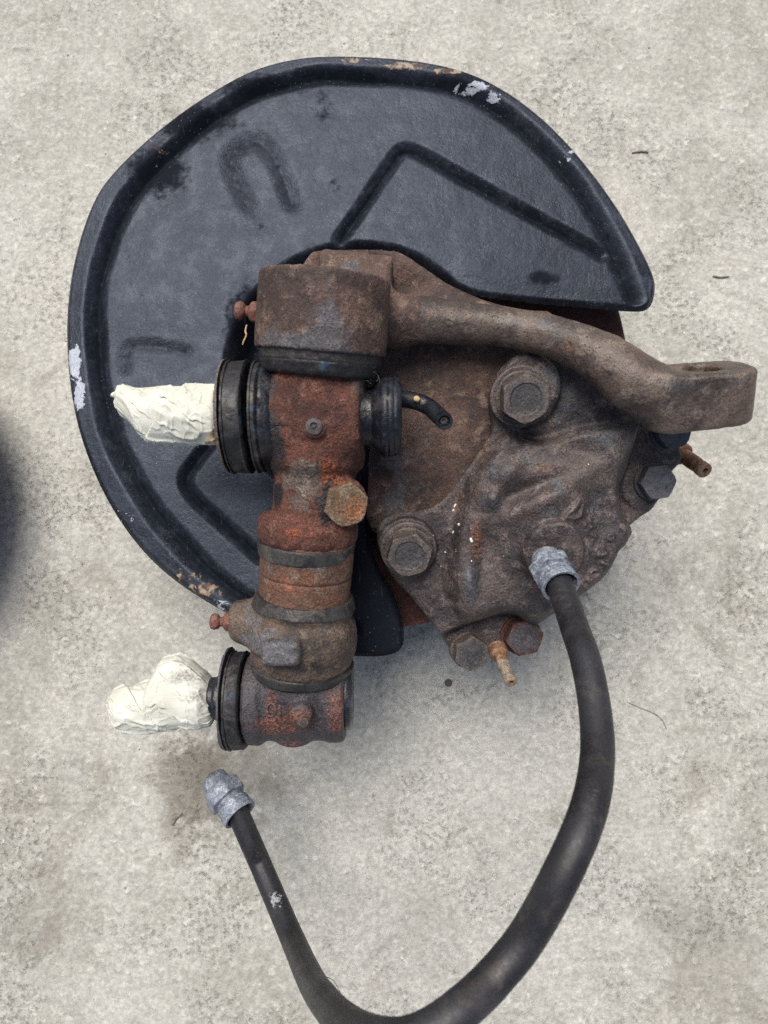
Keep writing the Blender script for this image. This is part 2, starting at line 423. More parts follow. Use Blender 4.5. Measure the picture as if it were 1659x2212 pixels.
def zinc_mat():
    n = N('chalky grey zinc'); med = n.noise(190, 5, .65, 1.4); fine = n.noise(1000, 3, .65); big = n.noise(70, 3)
    c = n.mix(n.ramp(med, .35, .62), (.13, .15, .19), (.25, .29, .35))
    c = n.mix(n.math('MULTIPLY', n.ramp(n.noise(160, 4, .6, 2.), .55, .66), .7), c, (.46, .50, .55))
    c = n.mix(n.ramp(big, .56, .70), c, (.07, .075, .09))
    c = n.mix(1.0, c, n.ramp(fine, .3, .7, .65, 1.35), 'MULTIPLY')
    n.bump([(med, .4), (fine, .14)])
    return n.done(c, .55, .5, .15)
M['zinc'] = zinc_mat()
def tape_mat():
    n = N('white paper tape'); med = n.noise(120, 4, .6, .5); fine = n.noise(900, 3, .6)
    c = n.mix(n.ramp(n.noise(50, 3), .35, .65), (.66, .675, .61), (.55, .565, .49))
    A = n.attr()
    ln = n.noise(60, 5, .7, .6, n.mapped((1.0, 3.2, 1), (0, 0, R(-38))))
    sm = n.ramp(n.math('ADD', n.math('MULTIPLY', A[2], .7), n.math('MULTIPLY', n.math('SUBTRACT', ln, .5), 1.8)), .42, .85)
    c = n.mix(n.math('MULTIPLY', sm, .75), c, n.mix(n.ramp(fine, .35, .65), (.10, .105, .10), (.42, .43, .41)))
    st = n.ramp(n.math('ADD', A[1], n.math('MULTIPLY', n.math('SUBTRACT', med, .5), 1.6)), .45, .8)
    c = n.mix(n.math('MULTIPLY', st, .85), c, n.mix(n.ramp(fine, .4, .6), (.40, .22, .06), (.62, .46, .22)))
    c = n.mix(n.math('MULTIPLY', n.ramp(n.math('ADD', A[0], n.math('MULTIPLY', n.math('SUBTRACT', med, .5), 1.6)), .5, .8), .8), c, (.13, .14, .035))
    n.bump([(n.noise(85, 3, .5, .8, n.mapped((.7, 2.2, 1), (0, 0, R(-35)))), .45), (fine, .05)])
    return n.done(c, .62, .3)
M['tape'] = tape_mat()
def flat(name, col, rough=.6, spec=.4):
    n = N(name); f = n.noise(600, 3); return n.done(n.mix(n.ramp(f, .3, .7), tuple(x * .7 for x in col), tuple(x * 1.3 for x in col)), rough, spec)
M['straw'] = flat('dry straw', (.42, .30, .16)); M['twig'] = flat('grey twig', (.17, .15, .12)); M['fluff'] = flat('grey fluff', (.16, .14, .12), .9)
M['stone'] = flat('dark pebble', (.10, .085, .08), .8); M['hole'] = flat('dark bore', (.01, .009, .009), .8)

def ground_mat():
    n = N('weathered concrete')
    big = n.noise(4.5, 4, .6, .5); mid = n.noise(20, 6, .68, .4); bl = n.noise(110, 5, .65, .3); fine = n.noise(420, 3, .6)
    c = n.mix(n.ramp(big, .35, .66), (.328, .330, .298), (.432, .438, .406))
    c = n.mix(n.math('MULTIPLY', n.ramp(mid, .40, .64), .75), c, (.455, .452, .418))
    c = n.mix(n.math('MULTIPLY', n.ramp(n.noise(13, 7, .74, .9), .53, .66), .55), c, (.245, .232, .198))
    # pale lumps of aggregate
    ag = n.math('MULTIPLY', n.ramp(n.vor(230, 'SMOOTH_F1'), .18, .48, 1, 0), n.ramp(bl, .45, .60))
    c = n.mix(n.math('MULTIPLY', ag, .55), c, (.57, .57, .52))
    wh = n.math('MULTIPLY', n.ramp(n.vor(150), .0, .15, 1, 0), n.ramp(n.noise(43, 3), .46, .60))
    c = n.mix(n.math('MULTIPLY', wh, .6), c, (.66, .66, .61))
    # open pits in patches where the skin of the concrete has worn off
    pits = n.math('MULTIPLY', n.ramp(n.noise(260, 4, .75), .50, .68), n.ramp(n.noise(11, 7, .74, .4), .46, .60))
    c = n.mix(n.math('MULTIPLY', pits, .36), c, (.15, .138, .115))
    dk = n.math('MULTIPLY', n.ramp(n.vor(75, co=n.mapped((1, 1, 1), loc=(3, 1, 0))), .0, .13, 1, 0), n.ramp(n.noise(30, 3), .50, .62))
    c = n.mix(n.math('MULTIPLY', dk, .75), c, (.12, .12, .125))
    c = n.mix(1.0, c, n.ramp(n.noise(190, 4, .7), .34, .66, .86, 1.13), 'MULTIPLY'); c = n.mix(1.0, c, n.ramp(fine, .3, .7, .86, 1.12), 'MULTIPLY')
    # old damp and oil stains, plus the lower joint's shadow painted as dark patches
    rag = n.noise(34, 7, .75, .6)
    for (px, py, r, st) in STAINS_SHADE:
        p = W(px, py, 0) * .001
        v = n.new('ShaderNodeVectorMath', operation='DISTANCE'); n.set(v.inputs[0], n.co); v.inputs[1].default_value = tuple(p)
        d = n.math('ADD', n.math('DIVIDE', v.outputs['Value'], r * .001), n.math('MULTIPLY', n.math('SUBTRACT', rag, .5), 3.4))
        c = n.mix(n.math('MULTIPLY', n.ramp(d, .3, 1.1, 1, 0), st), c, n.mix(.72, c, (.12, .105, .08)))
    n.bump([(mid, 1.2), (bl, 1.0), (fine, .30), (pits, -.5), (ag, .3)])
    return n.done(c, .85, .3)
STAINS_SHADE = [(430, 1700, 36, .85), (520, 1650, 40, .6), (380, 1800, 22, .5), (120, 1990, 38, .35), (1570, 2090, 50, .45), (1450, 2000, 30, .3), (60, 1330, 40, .3)]  # patches near the lower joint paint its shadow into the concrete
M['ground'] = ground_mat()

# ------------------------------------------------------------------ ground
gm = mesh_from([(-4000, -4000, 0), (4000, -4000, 0), (4000, 4000, 0), (-4000, 4000, 0)], [(0, 1, 2, 3)], 'ground')
tag(add('ground', gm, M['ground'], smooth=False), 'weathered pale concrete ground with speckled aggregate', None, kind='structure')

# ------------------------------------------------------------------ the upright assembly
HUB = W(790, 780, 0)
root = thing('steering_knuckle_assembly', 'rusty front wheel steering upright with big dark round dust shield lying on the concrete', 'car part', HUB)

# dust shield: pressed sheet
ZS = 98.0
OUT = [(620, 133), (700, 122), (790, 125), (870, 129), (960, 142), (1040, 170), (1110, 210), (1178, 265), (1232, 322), (1285, 388), (1330, 452), (1370, 520), (1397, 575), (1408, 602), (1406, 635), (1397, 659), (1380, 668), (1340, 667), (1200, 655), (1100, 645), (1010, 636), (965, 610), (900, 560), (800, 620), (770, 700), (800, 800), (815, 1000), (780, 1150), (830, 1230), (858, 1290), (871, 1335), (872, 1385), (845, 1402), (760, 1402), (680, 1392), (600, 1365), (500, 1315), (400, 1256), (330, 1198), (268, 1120), (222, 1040), (185, 950), (165, 860), (150, 740), (155, 620), (175, 520), (210, 430), (245, 380), (300, 322), (370, 262), (450, 205), (530, 158)]
OP = spline(poly(OUT, ZS), 5, True)
for _ in range(2): OP = sum(np.roll(OP, k, 0) for k in range(-3, 4)) / 7
OP = OP.mean(0) + (OP - OP.mean(0)) * 1.024
RIM = spline(poly([(1372, 640), (1352, 590), (1318, 515), (1275, 440), (1225, 370), (1165, 305), (1095, 245), (1030, 205), (950, 178), (860, 165), (780, 163), (700, 160), (610, 178), (530, 205), (450, 255), (370, 325), (310, 385), (262, 455), (222, 560), (206, 650), (208, 750), (220, 850), (245, 950), (285, 1030), (335, 1110), (395, 1180), (450, 1235), (520, 1290), (640, 1345), (760, 1365)], ZS), 4)
CH1 = spline(poly([(735, 515), (790, 435), (850, 345), (872, 322), (905, 330), (1000, 382), (1150, 465), (1300, 548)], ZS), 4)
CH2 = spline(poly([(560, 490), (520, 415), (497, 350), (512, 318), (555, 302), (590, 335), (612, 385), (632, 440)], ZS), 4)
CH3 = spline(poly([(455, 955), (420, 1000), (400, 1035), (418, 1075), (480, 1132), (560, 1205)], ZS), 4)
CH4 = spline(poly([(268, 800), (268, 765), (285, 747), (340, 748), (400, 758)], ZS), 4)
st = .8
xs = np.arange(OP[:, 0].min() - 3, OP[:, 0].max() + 3, st); ys = np.arange(OP[:, 1].min() - 3, OP[:, 1].max() + 3, st)
X, Y = np.meshgrid(xs, ys, indexing='ij'); sd = polysd(X, Y, OP)
gx, gy = np.gradient(sd, st); gl = np.sqrt(gx * gx + gy * gy) + 1e-6
mv = np.clip(sd, 0, 1.5); X2 = X - gx / gl * mv; Y2 = Y - gy / gl * mv
IC = W(775, 800, ZS)
def vee(d, w):
    t = np.clip(1 - np.abs(d) / w, 0, 1); return t * t * (3 - 2 * t) * .35 + t ** 1.5 * .65
def shield_h(X, Y, sd):
    P3 = np.stack([X, Y, X * 0], -1); z = np.full(X.shape, ZS)
    wob = fbm(P3, 30, 2, 5)
    d = linesd(X, Y, RIM) + wob * 1.0; z -= 6.5 * vee(d, 7.0) * (1 - .35 * sstep(X, 90, 150))
    out = sstep(-sd, 12, 2); z -= .8 * out; z -= 3.2 * sstep(-sd, 2.6, -.2)
    for L, a, w in ((CH1, 5.0, 5.4), (CH3, 4.6, 5.0)):
        z -= a * vee(linesd(X, Y, L) + wob * .4, w)
    z -= 2.0 * vee(linesd(X, Y, CH2), 8) * (1 - .7 * sstep(Y, W(0, 420, ZS)[1], W(0, 490, ZS)[1])); z -= 1.2 * vee(linesd(X, Y, CH4), 5.5)
    rr = np.hypot(X - IC[0], Y - IC[1]) + wob * 1.2
    z -= 22 * sstep(rr, 73, 60)
    z += fbm(P3, 60, 2, 9) * 1.1 + fbm(P3, 12, 2, 12) * .16
    return z
Z = shield_h(X2, Y2, sd)
ok = sd < 1.0; cell = ok[:-1, :-1] & ok[1:, :-1] & ok[1:, 1:] & ok[:-1, 1:]
cell &= (sd[:-1, :-1] < 0) | (sd[1:, :-1] < 0) | (sd[1:, 1:] < 0) | (sd[:-1, 1:] < 0)
ids = np.arange(X.size).reshape(X.shape); c = np.argwhere(cell)
Q = np.stack([ids[c[:, 0], c[:, 1]], ids[c[:, 0] + 1, c[:, 1]], ids[c[:, 0] + 1, c[:, 1] + 1], ids[c[:, 0], c[:, 1] + 1]], 1)
used = np.unique(Q); rm = np.full(X.size, -1); rm[used] = np.arange(len(used))
sm = mesh_from(np.stack([X2.ravel(), Y2.ravel(), Z.ravel()], 1)[used], rm[Q], 'dust_shield')
def s3(px, py, r, ch, a, z=ZS): return (W(px, py, z), r, ch, a)
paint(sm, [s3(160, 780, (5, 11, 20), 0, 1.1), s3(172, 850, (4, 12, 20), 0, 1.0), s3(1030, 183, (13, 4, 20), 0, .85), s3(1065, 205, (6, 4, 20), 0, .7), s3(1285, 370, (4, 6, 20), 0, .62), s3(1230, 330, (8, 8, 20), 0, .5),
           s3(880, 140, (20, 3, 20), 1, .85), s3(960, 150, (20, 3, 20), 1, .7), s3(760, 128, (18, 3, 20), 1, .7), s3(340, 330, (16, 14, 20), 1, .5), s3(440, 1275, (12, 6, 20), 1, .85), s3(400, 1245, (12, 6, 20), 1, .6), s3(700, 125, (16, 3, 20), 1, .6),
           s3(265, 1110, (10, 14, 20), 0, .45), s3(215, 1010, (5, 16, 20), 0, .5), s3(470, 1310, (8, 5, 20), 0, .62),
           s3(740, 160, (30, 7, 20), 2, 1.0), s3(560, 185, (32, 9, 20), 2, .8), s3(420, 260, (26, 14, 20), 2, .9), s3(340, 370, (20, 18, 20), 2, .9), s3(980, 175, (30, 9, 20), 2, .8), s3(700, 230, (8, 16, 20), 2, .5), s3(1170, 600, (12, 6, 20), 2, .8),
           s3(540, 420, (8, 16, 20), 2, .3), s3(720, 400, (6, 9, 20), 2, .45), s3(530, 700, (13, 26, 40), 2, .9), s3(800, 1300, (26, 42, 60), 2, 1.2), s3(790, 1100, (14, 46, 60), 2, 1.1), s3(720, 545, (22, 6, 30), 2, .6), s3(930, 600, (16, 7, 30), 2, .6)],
   lambda V: np.maximum.reduce([a * np.exp(-(linesd(V[:, 0], V[:, 1], L) / w) ** 2) for L, a, w in ((RIM, .80, 3.4), (CH1, .80, 2.6), (CH2, .52, 3.6), (CH3, .78, 2.6), (CH4, .5, 2.4))] + [.8 * sstep(np.hypot(V[:, 0] - IC[0], V[:, 1] - IC[1]), 72, 66)]))  # grime along the grooves, with groove and hub recess shade painted in
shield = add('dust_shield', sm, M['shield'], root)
so_ = shield.modifiers.new('thickness', 'SOLIDIFY'); so_.thickness = .0014; so_.offset = -1

# brake disc and hub under the shield
DC = W(800, 785, 80)
m = lathe((DC[0], DC[1], 0), (0, 0, 1), dense([(52, 70), (52, 144), (54, 146), (59, 146), (60, 143), (63, 143), (64, 146), (71, 146), (72, 144), (72, 80), (60, 78)], 6), 160, name='brake_disc')
roughen(m, [(.3, 12, 2)]); paint(m, []); add('brake_disc', m, M['disc'], root, sharp=50)
m = lathe((DC[0], DC[1], 0), (0, 0, 1), dense([(0, 58), (2, 60), (12, 60), (14, 58), (16, 44), (44, 42), (52, 72), (60, 78)], 6), 96, name='wheel_hub')
roughen(m, [(.3, 12, 2)]); paint(m, []); add('wheel_hub', m, M['disc'], root, sharp=50)

# kingpin line
KA, KB = W(703, 600, 176), W(640, 1600, 114); KU = unit(KA - KB)      # points up the picture and towards the camera
def proj_y(p):
    d = np.asarray(p) - CAM; return CY - F * np.dot(d, UP) / np.dot(d, FW)
def K(py, dx=0):
    lo, hi = -.3, 1.3
    for _ in range(40):
        t = (lo + hi) / 2
        if proj_y(KA + (KB - KA) * t) < py: lo = t
        else: hi = t
    p = KA + (KB - KA) * lo; return p + RT * mmpx(dx, p)

def finish(name, Fd, G, mat, parent, spots=(), rough=((.35, 9, 3), (.16, 2.6, 2)), **k):
    V, Qd = nets(Fd, G); me = mesh_from(V, Qd, name); roughen(me, rough); paint(me, list(spots)); return add(name, me, mat, parent, **k)

# --- steering knuckle with its boss and arm (one casting, split where the arm leaves it)
CS = .30                                    # the casting's face leans down the picture
Y0 = W(1100, 1100, 125)[1]
def tilt(Y, z0): return z0 + CS * (Y - Y0)
G = grid((-66, -25, 78), (176, 118, 212), 1.05)
X2d, Y2d = G[0], G[1]
XX, YY = np.broadcast_arrays(G[0][:, :, 0], G[1][:, :, 0]); XX = XX.astype(np.float32); YY = YY.astype(np.float32)
pl = spline(poly([(640, 640), (655, 600), (690, 563), (745, 551), (810, 556), (868, 574), (920, 604), (985, 640), (1040, 668), (1120, 690), (1180, 700), (1180, 760), (1150, 860), (1100, 980), (1000, 1110), (930, 1150), (800, 1130), (795, 1000), (800, 850), (700, 800)], 128), 4, True)
sdp = polysd(XX, YY, pl)
hp = tilt(YY, 114) + 3.0 * sstep(sdp, -16, -4) * sstep(YY, W(0, 760, 120)[1], W(0, 700, 120)[1])
hp = hp - 10 * sstep(YY, W(0, 735, 120)[1], W(0, 640, 120)[1])
pn = fbm(np.stack([XX, YY, XX * 0], -1), 16, 2, 4) * 1.0
plate = smax(sdp[:, :, None], G[2] - (hp + pn)[:, :, None], 4.0)
plate = np.maximum(plate, 84 - G[2])
k1, k2 = K(596), K(762)
rb = mmpx(146, k1)
boss = cyl(G, k2, k1, rb * .99, .9, rb * .97)
# lug above the boss with a sharp corner
lc = W(770, 608, 146)
lug = box(G, lc, (unit((1, -.12, 0)), unit((.12, 1, .1)), np.array([0, 0, 1.0])), (16.5, 8.5, 16), 3.0)
f = smin(plate, boss, 3.5); f = smin(f, lug, 1.6)
ARM = [(845, 696, 152, 12.5), (900, 692, 152, 10.8), (980, 697, 152, 9.6), (1080, 706, 153, 8.9), (1170, 722, 156, 8.9), (1245, 746, 159, 9.6), (1310, 780, 162, 11.0), (1362, 820, 163, 12.4), (1400, 846, 163, 12.6)]
AP = spline([tuple(W(x, y, z)) + (r,) for x, y, z, r in ARM], 3)
arm = None
for a, b in zip(AP[:-1], AP[1:]):
    q = cap(G, a[:3], b[:3], a[3], b[3]); arm = q if arm is None else np.minimum(arm, q)
# eye block
et = R(29); ey = unit((-.10, math.cos(et), math.sin(et))); ex = unit(np.cross(ey, (0, 0, 1.0))); ex = unit((1, .0, 0) - ey * np.dot((1, 0, 0), ey)); ez = np.cross(ex, ey)
ec = W(1505, 855, 160)
d = [G[i] - ec[i] for i in range(3)]
u_ = d[0] * ex[0] + d[1] * ex[1] + d[2] * ex[2]; v_ = d[0] * ey[0] + d[1] * ey[1] + d[2] * ey[2]; w_ = d[0] * ez[0] + d[1] * ez[1] + d[2] * ez[2]
EX = mmpx(113, ec); EY = mmpx(60, ec)
qx = np.abs(u_) - (EX - 11.5); qz = np.abs(w_) - (13.5 - 11.5)
pr = np.sqrt(np.maximum(qx, 0) ** 2 + np.maximum(qz, 0) ** 2) + np.minimum(np.maximum(qx, qz), 0) - 11.5
eye = smax(pr, np.abs(v_) - EY * (1 - .05 * np.clip(u_ / EX, -1, 1)), 2.4)
f = smin(f, arm, 7.0)
f = smin(f, eye, 5.5)
hole = np.sqrt((u_ - 1) ** 2 + w_ ** 2) - 7.4
f = smax(f, -hole, .8)
V, Qd = nets(f, G)
me = mesh_from(V, Qd, 'k'); roughen(me, ((.40, 10, 3), (.18, 2.8, 2)))
V = coords(me)
fc = V[Qd].mean(1); xa = W(905, 690, 152)[0]; isarm = (fc[:, 0] > xa) & (fc[:, 2] > tilt(fc[:, 1], 117) + 12 - 12 * (fc[:, 0] > W(1230, 0, 140)[0]))
def sub(V, Qd, mask, name):
    q = Qd[mask]; us = np.unique(q); rm = np.full(len(V), -1); rm[us] = np.arange(len(us)); return mesh_from(V[us], rm[q], name)
mk = sub(V, Qd, ~isarm, 'steering_knuckle'); ma = sub(V, Qd, isarm, 'steering_arm')
kn = [s3(700, 630, (9, 10, 14), 0, .45, 200), s3(715, 715, (10, 18, 20), 0, .85, 200), s3(670, 745, (22, 7, 20), 0, .95, 195), s3(590, 745, (12, 8, 25), 0, .7, 185), s3(760, 590, (12, 5, 30), 0, .6, 160), s3(940, 800, (10, 10, 30), 0, .5, 120), s3(880, 1010, (16, 14, 30), 0, .55, 115), s3(850, 1080, (8, 12, 30), 0, .75, 110), s3(920, 940, (10, 10, 30), 0, .45, 115),
      s3(1000, 770, (30, 12, 30), 1, .55, 125), s3(990, 850, (16, 16, 30), 1, .35, 120), s3(960, 700, (22, 5, 30), 1, .35, 150), s3(800, 690, (16, 16, 30), 1, .25, 190), s3(760, 770, (40, 4, 30), 2, .5, 160)]
paint(mk, kn); paint(ma, [s3(960, 700, (22, 5, 30), 1, .55, 150), s3(1220, 760, (16, 6, 30), 1, .55, 160), s3(1470, 830, (10, 6, 30), 0, .45, 175), s3(1580, 830, (8, 8, 30), 0, .35, 175), s3(1370, 860, (6, 14, 30), 2, .45, 165), s3(1500, 795, (20, 3, 12), 1, .8, 165), s3(1330, 720, (18, 8, 30), 0, .2, 165), s3(1140, 690, (26, 5, 30), 0, .45, 165)])
knuckle = add('steering_knuckle', mk, M['knuckle'], root)
arm_o = add('steering_arm', ma, M['arm'], root, label='long curved brown steering arm with square drilled end')

def grease_nipple(base, u, s, parent, mat='nipple'):
    m = lathe(base, u, dense([(-2 * s, 2.6 * s), (.0, 2.6 * s), (.1, 3.7 * s), (.6 * s, 4.2 * s), (3.2 * s, 4.2 * s), (4.0 * s, 3.4 * s), (4.9 * s, 2.0 * s), (5.8 * s, 1.9 * s), (6.8 * s, 3.1 * s), (8.2 * s, 3.4 * s), (9.4 * s, 2.9 * s), (10 * s, 1.5 * s)], .8), 36,
              lambda t, q, r: min(r, hexr(.3)(t, 7.0 * s)) if q < 4.2 * s else r, 'grease_nipple')
    roughen(m, [(.15, 2, 2)]); paint(m, []); return add('grease_nipple', m, M[mat], parent, sharp=40)
grease_nipple(W(566, 676, 172), (-1, .06, .12), 1.15, knuckle)

# --- upper swivel housing, flaky red
TC = K(902); TR = mmpx(107, TC); XA = unit((1, .015, 0))
G = grid((TC[0] - 34, TC[1] - 68, TC[2] - 48), (TC[0] + 34, TC[1] + 26, TC[2] + 34), .8)
f = cyl(G, TC - XA * mmpx(92, TC), TC + XA * mmpx(95, TC), TR, 3.0)
f = smin(f, cyl(G, K(800), K(1000), mmpx(104, TC), 3), 4)
f = smin(f, cyl(G, K(960, 3), K(1128, 3), mmpx(86, K(1060)), 2), 6)
f = smin(f, cyl(G, K(1112, -4), K(1172, -4), mmpx(107, K(1140)), 4.5, mmpx(108, K(1140))), 2.5)
nb = W(742, 1085, K(1085)[2] + 10); nu = unit((.25, -.28, 1))
f = smin(f, cyl(G, nb - nu * 12, nb + nu * 3.5, 10.5, 1.5), 2.5)
f = smin(f, cyl(G, W(680, 922, K(920)[2] + TR - 4), W(680, 922, K(920)[2] + TR + 1.6), 4.6, 1.2), 1.8)
zt = K(900)[2]
red = finish('swivel_housing', f, G, M['red'], root,
   [s3(588, 960, (10, 16, 40), 2, 1.1, zt), s3(583, 850, (9, 16, 40), 2, 1.0, zt), s3(680, 800, (30, 3, 40), 2, .5, zt), s3(600, 990, (8, 8, 40), 2, .8, zt), s3(610, 1000, (7, 6, 30), 2, .4, zt), s3(650, 1035, (16, 10, 40), 0, .8, zt + 15), s3(630, 1075, (12, 8, 40), 0, .6, zt + 15), s3(775, 860, (5, 20, 40), 0, .7, zt), s3(690, 1040, (8, 8, 20), 1, .5, zt), s3(718, 1035, (8, 8, 30), 1, 1.0, zt + 15), s3(620, 810, (10, 6, 30), 1, .7, zt + 15),
    s3(705, 1085, (5.5, 11, 40), 2, .95, zt + 15), s3(600, 1070, (4, 8, 40), 2, .8, zt), s3(640, 1070, (10, 10, 30), 0, .5, zt), s3(660, 1155, (22, 3, 40), 1, .4, zt), s3(735, 1120, (10, 4, 30), 2, .7, zt), s3(780, 950, (5, 10, 30), 2, .4, zt)],
   ((.5, 7, 3), (.45, 2.4, 3)))
# chunky bolt on the neck
m = bolt_mesh(nb + nu * 3.0, nu, mmpx(86, nb), 6.5, .35, 0, ring=False); 
V = coords(m); roughen(m, [(.35, 5, 2)]); paint(m, [(nb + nu * 9 + np.array([4, -4, 0]), 8, 1, .7)])
add('hex_bolt', m, M['bolt_orange'], red, sharp=28)
p = W(679, 922, K(920)[2] + TR + 1)
m = lathe(p, (0, -.1, 1), dense([(-1, 3.4), (1.4, 3.3), (2.0, 2.5), (2.2, 1.6), (1.6, 1.3), (1.4, .9), (2.0, .7), (2.1, .1)], .5), 36, name='g')
roughen(m, [(.15, 1.5, 2)]); paint(m, [(p, 8, 0, .9)]); add('grease_nipple', m, M['bolt'], red, sharp=40)

# --- rubber collar between boss and housing (two plies)
m = lathe(K(806, 2), KU, dense([(-1, mmpx(116, TC)), (0, mmpx(122, TC)), (4.5, mmpx(127, TC)), (5, mmpx(124, TC))], .9), 140, name='c'); roughen(m, [(.7, 9, 2), (.45, 2.5, 2)]); paint(m, [])
add('rubber_collar', m, M['rubber'], root)
m = lathe(K(782, 1), KU, dense([(-1, mmpx(120, TC)), (0, mmpx(127, TC)), (6.0, mmpx(131, TC)), (7, mmpx(128, TC))], .9), 140, name='c'); roughen(m, [(.5, 9, 2), (.25, 2.5, 2)]); paint(m, [])
add('rubber_collar', m, M['band'], root)

# --- big rubber seals on the upper cross pin
def seal(px0, px1, py, z, rpx, mat, name, taper=1.0, lips=True, noise_=(.45, .3), axis=XA):
    a = W(px0, py, z); b = W(px1, py, z); L = np.linalg.norm(b - a); r0 = mmpx(rpx, a); r1 = r0 * taper
    pr = [(0, r0 * .62), (.1, r0 * .95), (.6, r0), (1.3, r0 * 1.0), (1.5, r0 * .972), (L * .5, (r0 + r1) / 2 * .985), (L - 1.2, r1 * .985), (L - .7, r1), (L, r1 * .96), (L + .1, r1 * .6)]
    if not lips: pr = [(0, r0 * .6), (.3, r0 * .96), (1.5, r0), (L - 1.5, r1), (L, r1 * .95), (L + .1, r1 * .6)]
    m = lathe(a, axis, dense(pr, .9), 150, name=name); roughen(m, [(noise_[0], 8, 2), (noise_[1], 2.2, 2)]); paint(m, [])
    return add(name, m, M[mat], root, sharp=60)
zc = TC[2]
m = lathe(W(490, 900, zc), XA, dense([(0, 9), (.1, mmpx(121, TC)), (1.2, mmpx(122, TC)), (1.3, 9)], 1.2), 120, name='w'); roughen(m, [(.5, 9, 2), (.3, 2, 2)]); paint(m, [])
add('thrust_washer', m, M['bolt'], root, sharp=50, label='thin brown metal washer at the outer face of the upper seal')
seal(499, 544, 902, zc, 122, 'rubber', 'rubber_seal', noise_=(.5, .35))
seal(554, 573, 902, zc, 120, 'rubber', 'rubber_seal', taper=.98)
seal(570, 604, 902, zc, 115, 'rubber_soft', 'seal_flange', taper=.93, lips=False)
a = W(786, 900, zc)
m = lathe(a, XA, dense([(-2, mmpx(64, a)), (3.5, mmpx(62, a)), (5.5, mmpx(74, a)), (8, mmpx(86, a)), (9.5, mmpx(88, a)), (10.3, mmpx(86, a)), (10.8, mmpx(88, a)), (12.2, mmpx(87, a)), (12.8, mmpx(84.5, a)), (13.4, mmpx(86, a)), (15.2, mmpx(82, a)), (15.8, mmpx(78, a)), (16, 8)], .7), 130, name='rubber_boot'); roughen(m, [(.5, 8, 2), (.2, 2, 2)]); paint(m, [])
add('rubber_boot', m, M['rubber_soft'], root, sharp=60)
# pin stub under the tape
m = lathe(W(470, 897, zc), XA, dense([(0, 9.3), (.5, 10.2), (8, 10.2)], 1), 48, name='pivot_pin'); roughen(m, [(.2, 4, 2)]); paint(m, []); add('pivot_pin', m, M['nipple'], root, label='brown stub of the upper pivot pin')
# bent pipe coming out to the right
pp = [W(846, 862, zc - 6), W(870, 862, zc - 4), W(895, 866, zc - 2), W(922, 876, zc), W(940, 890, zc + 3), W(955, 905, zc + 8), W(960, 910, zc + 11)]
pp = spline(pp, 5); m = tube(pp, 3.7, 32, caps=False)
inner = tube(np.array(pp[-12:]) , 2.5, 32, caps=False)
e0 = coords(m)[-32:]; e1 = coords(inner)[-32:]
rv = list(e0) + list(e1); rfc = [(j, (j + 1) % 32, 32 + (j + 1) % 32, 32 + j) for j in range(32)]
m = join([m, inner, mesh_from(rv, rfc, 'r')]); roughen(m, [(.15, 4, 2)]); paint(m, [])
pipe = add('bent_pipe', m, M['rubber_soft'], root, sharp=50)
m = lathe(pp[-1] - unit(pp[-1] - pp[-3]) * 2.5, unit(pp[-1] - pp[-3]), [(0, 2.4), (.1, 1.5), (1.2, 1.4), (1.25, .9), (.5, .8), (.4, .1)], 24, name='n'); paint(m, [(pp[-1], 9, 0, 1)]); add('pipe_core', m, M['bolt'], pipe, sharp=40)
m = lathe(W(900, 862, zc + 3.4), unit((.3, .4, 1)), [(-1, 1.4), (.5, 1.3), (.8, .8), (.85, .1)], 16, name='n'); roughen(m, [(.3, 1.5, 1)]); add('straw_chip', m, M['straw'], pipe)

# --- sleeve with clamp bands
kk = K(1240, -1); rs = mmpx(99, kk)
m = lathe(K(1300, -2), KU, dense([(-2, rs), (.0, rs), (13, rs), (13.3, rs - .35), (14.0, rs - .35), (14.3, rs * 1.005), (29, rs * 1.01), (31, rs * 1.0)], 1.0), 150, name='sleeve'); roughen(m, [(.2, 8, 2), (.12, 2, 2)])
sv = kk[2] + 20; paint(m, [s3(600, 1215, (10, 3, 30), 0, .45, sv), s3(690, 1225, (12, 4, 30), 0, .5, sv), s3(720, 1250, (8, 8, 30), 0, .5, sv), s3(575, 1225, (4, 6, 30), 0, .5, sv), s3(640, 1260, (14, 6, 30), 1, .4, sv)])
add('pin_sleeve', m, M['sleeve'], root)
def band(py, dx, rpx, wmm, mat, name='clamp_band', flare=1.0, wob=.5, th=1.1):
    p = K(py, dx); r = mmpx(rpx, p)
    m = lathe(p, KU, dense([(-.2, r - th), (0, r * flare), (.4, r * flare + .2), (wmm - .4, r + .2), (wmm, r), (wmm + .2, r - th)], .8), 150, name=name)
    roughen(m, [(wob, 14, 2), (.14, 2.5, 2)]); paint(m, []); return add(name, m, M[mat], root, sharp=50)
band(1199, -5, 105, 6.6, 'band', flare=.965)
band(1308, -2, 104, 5.6, 'band', flare=1.06, wob=.8)
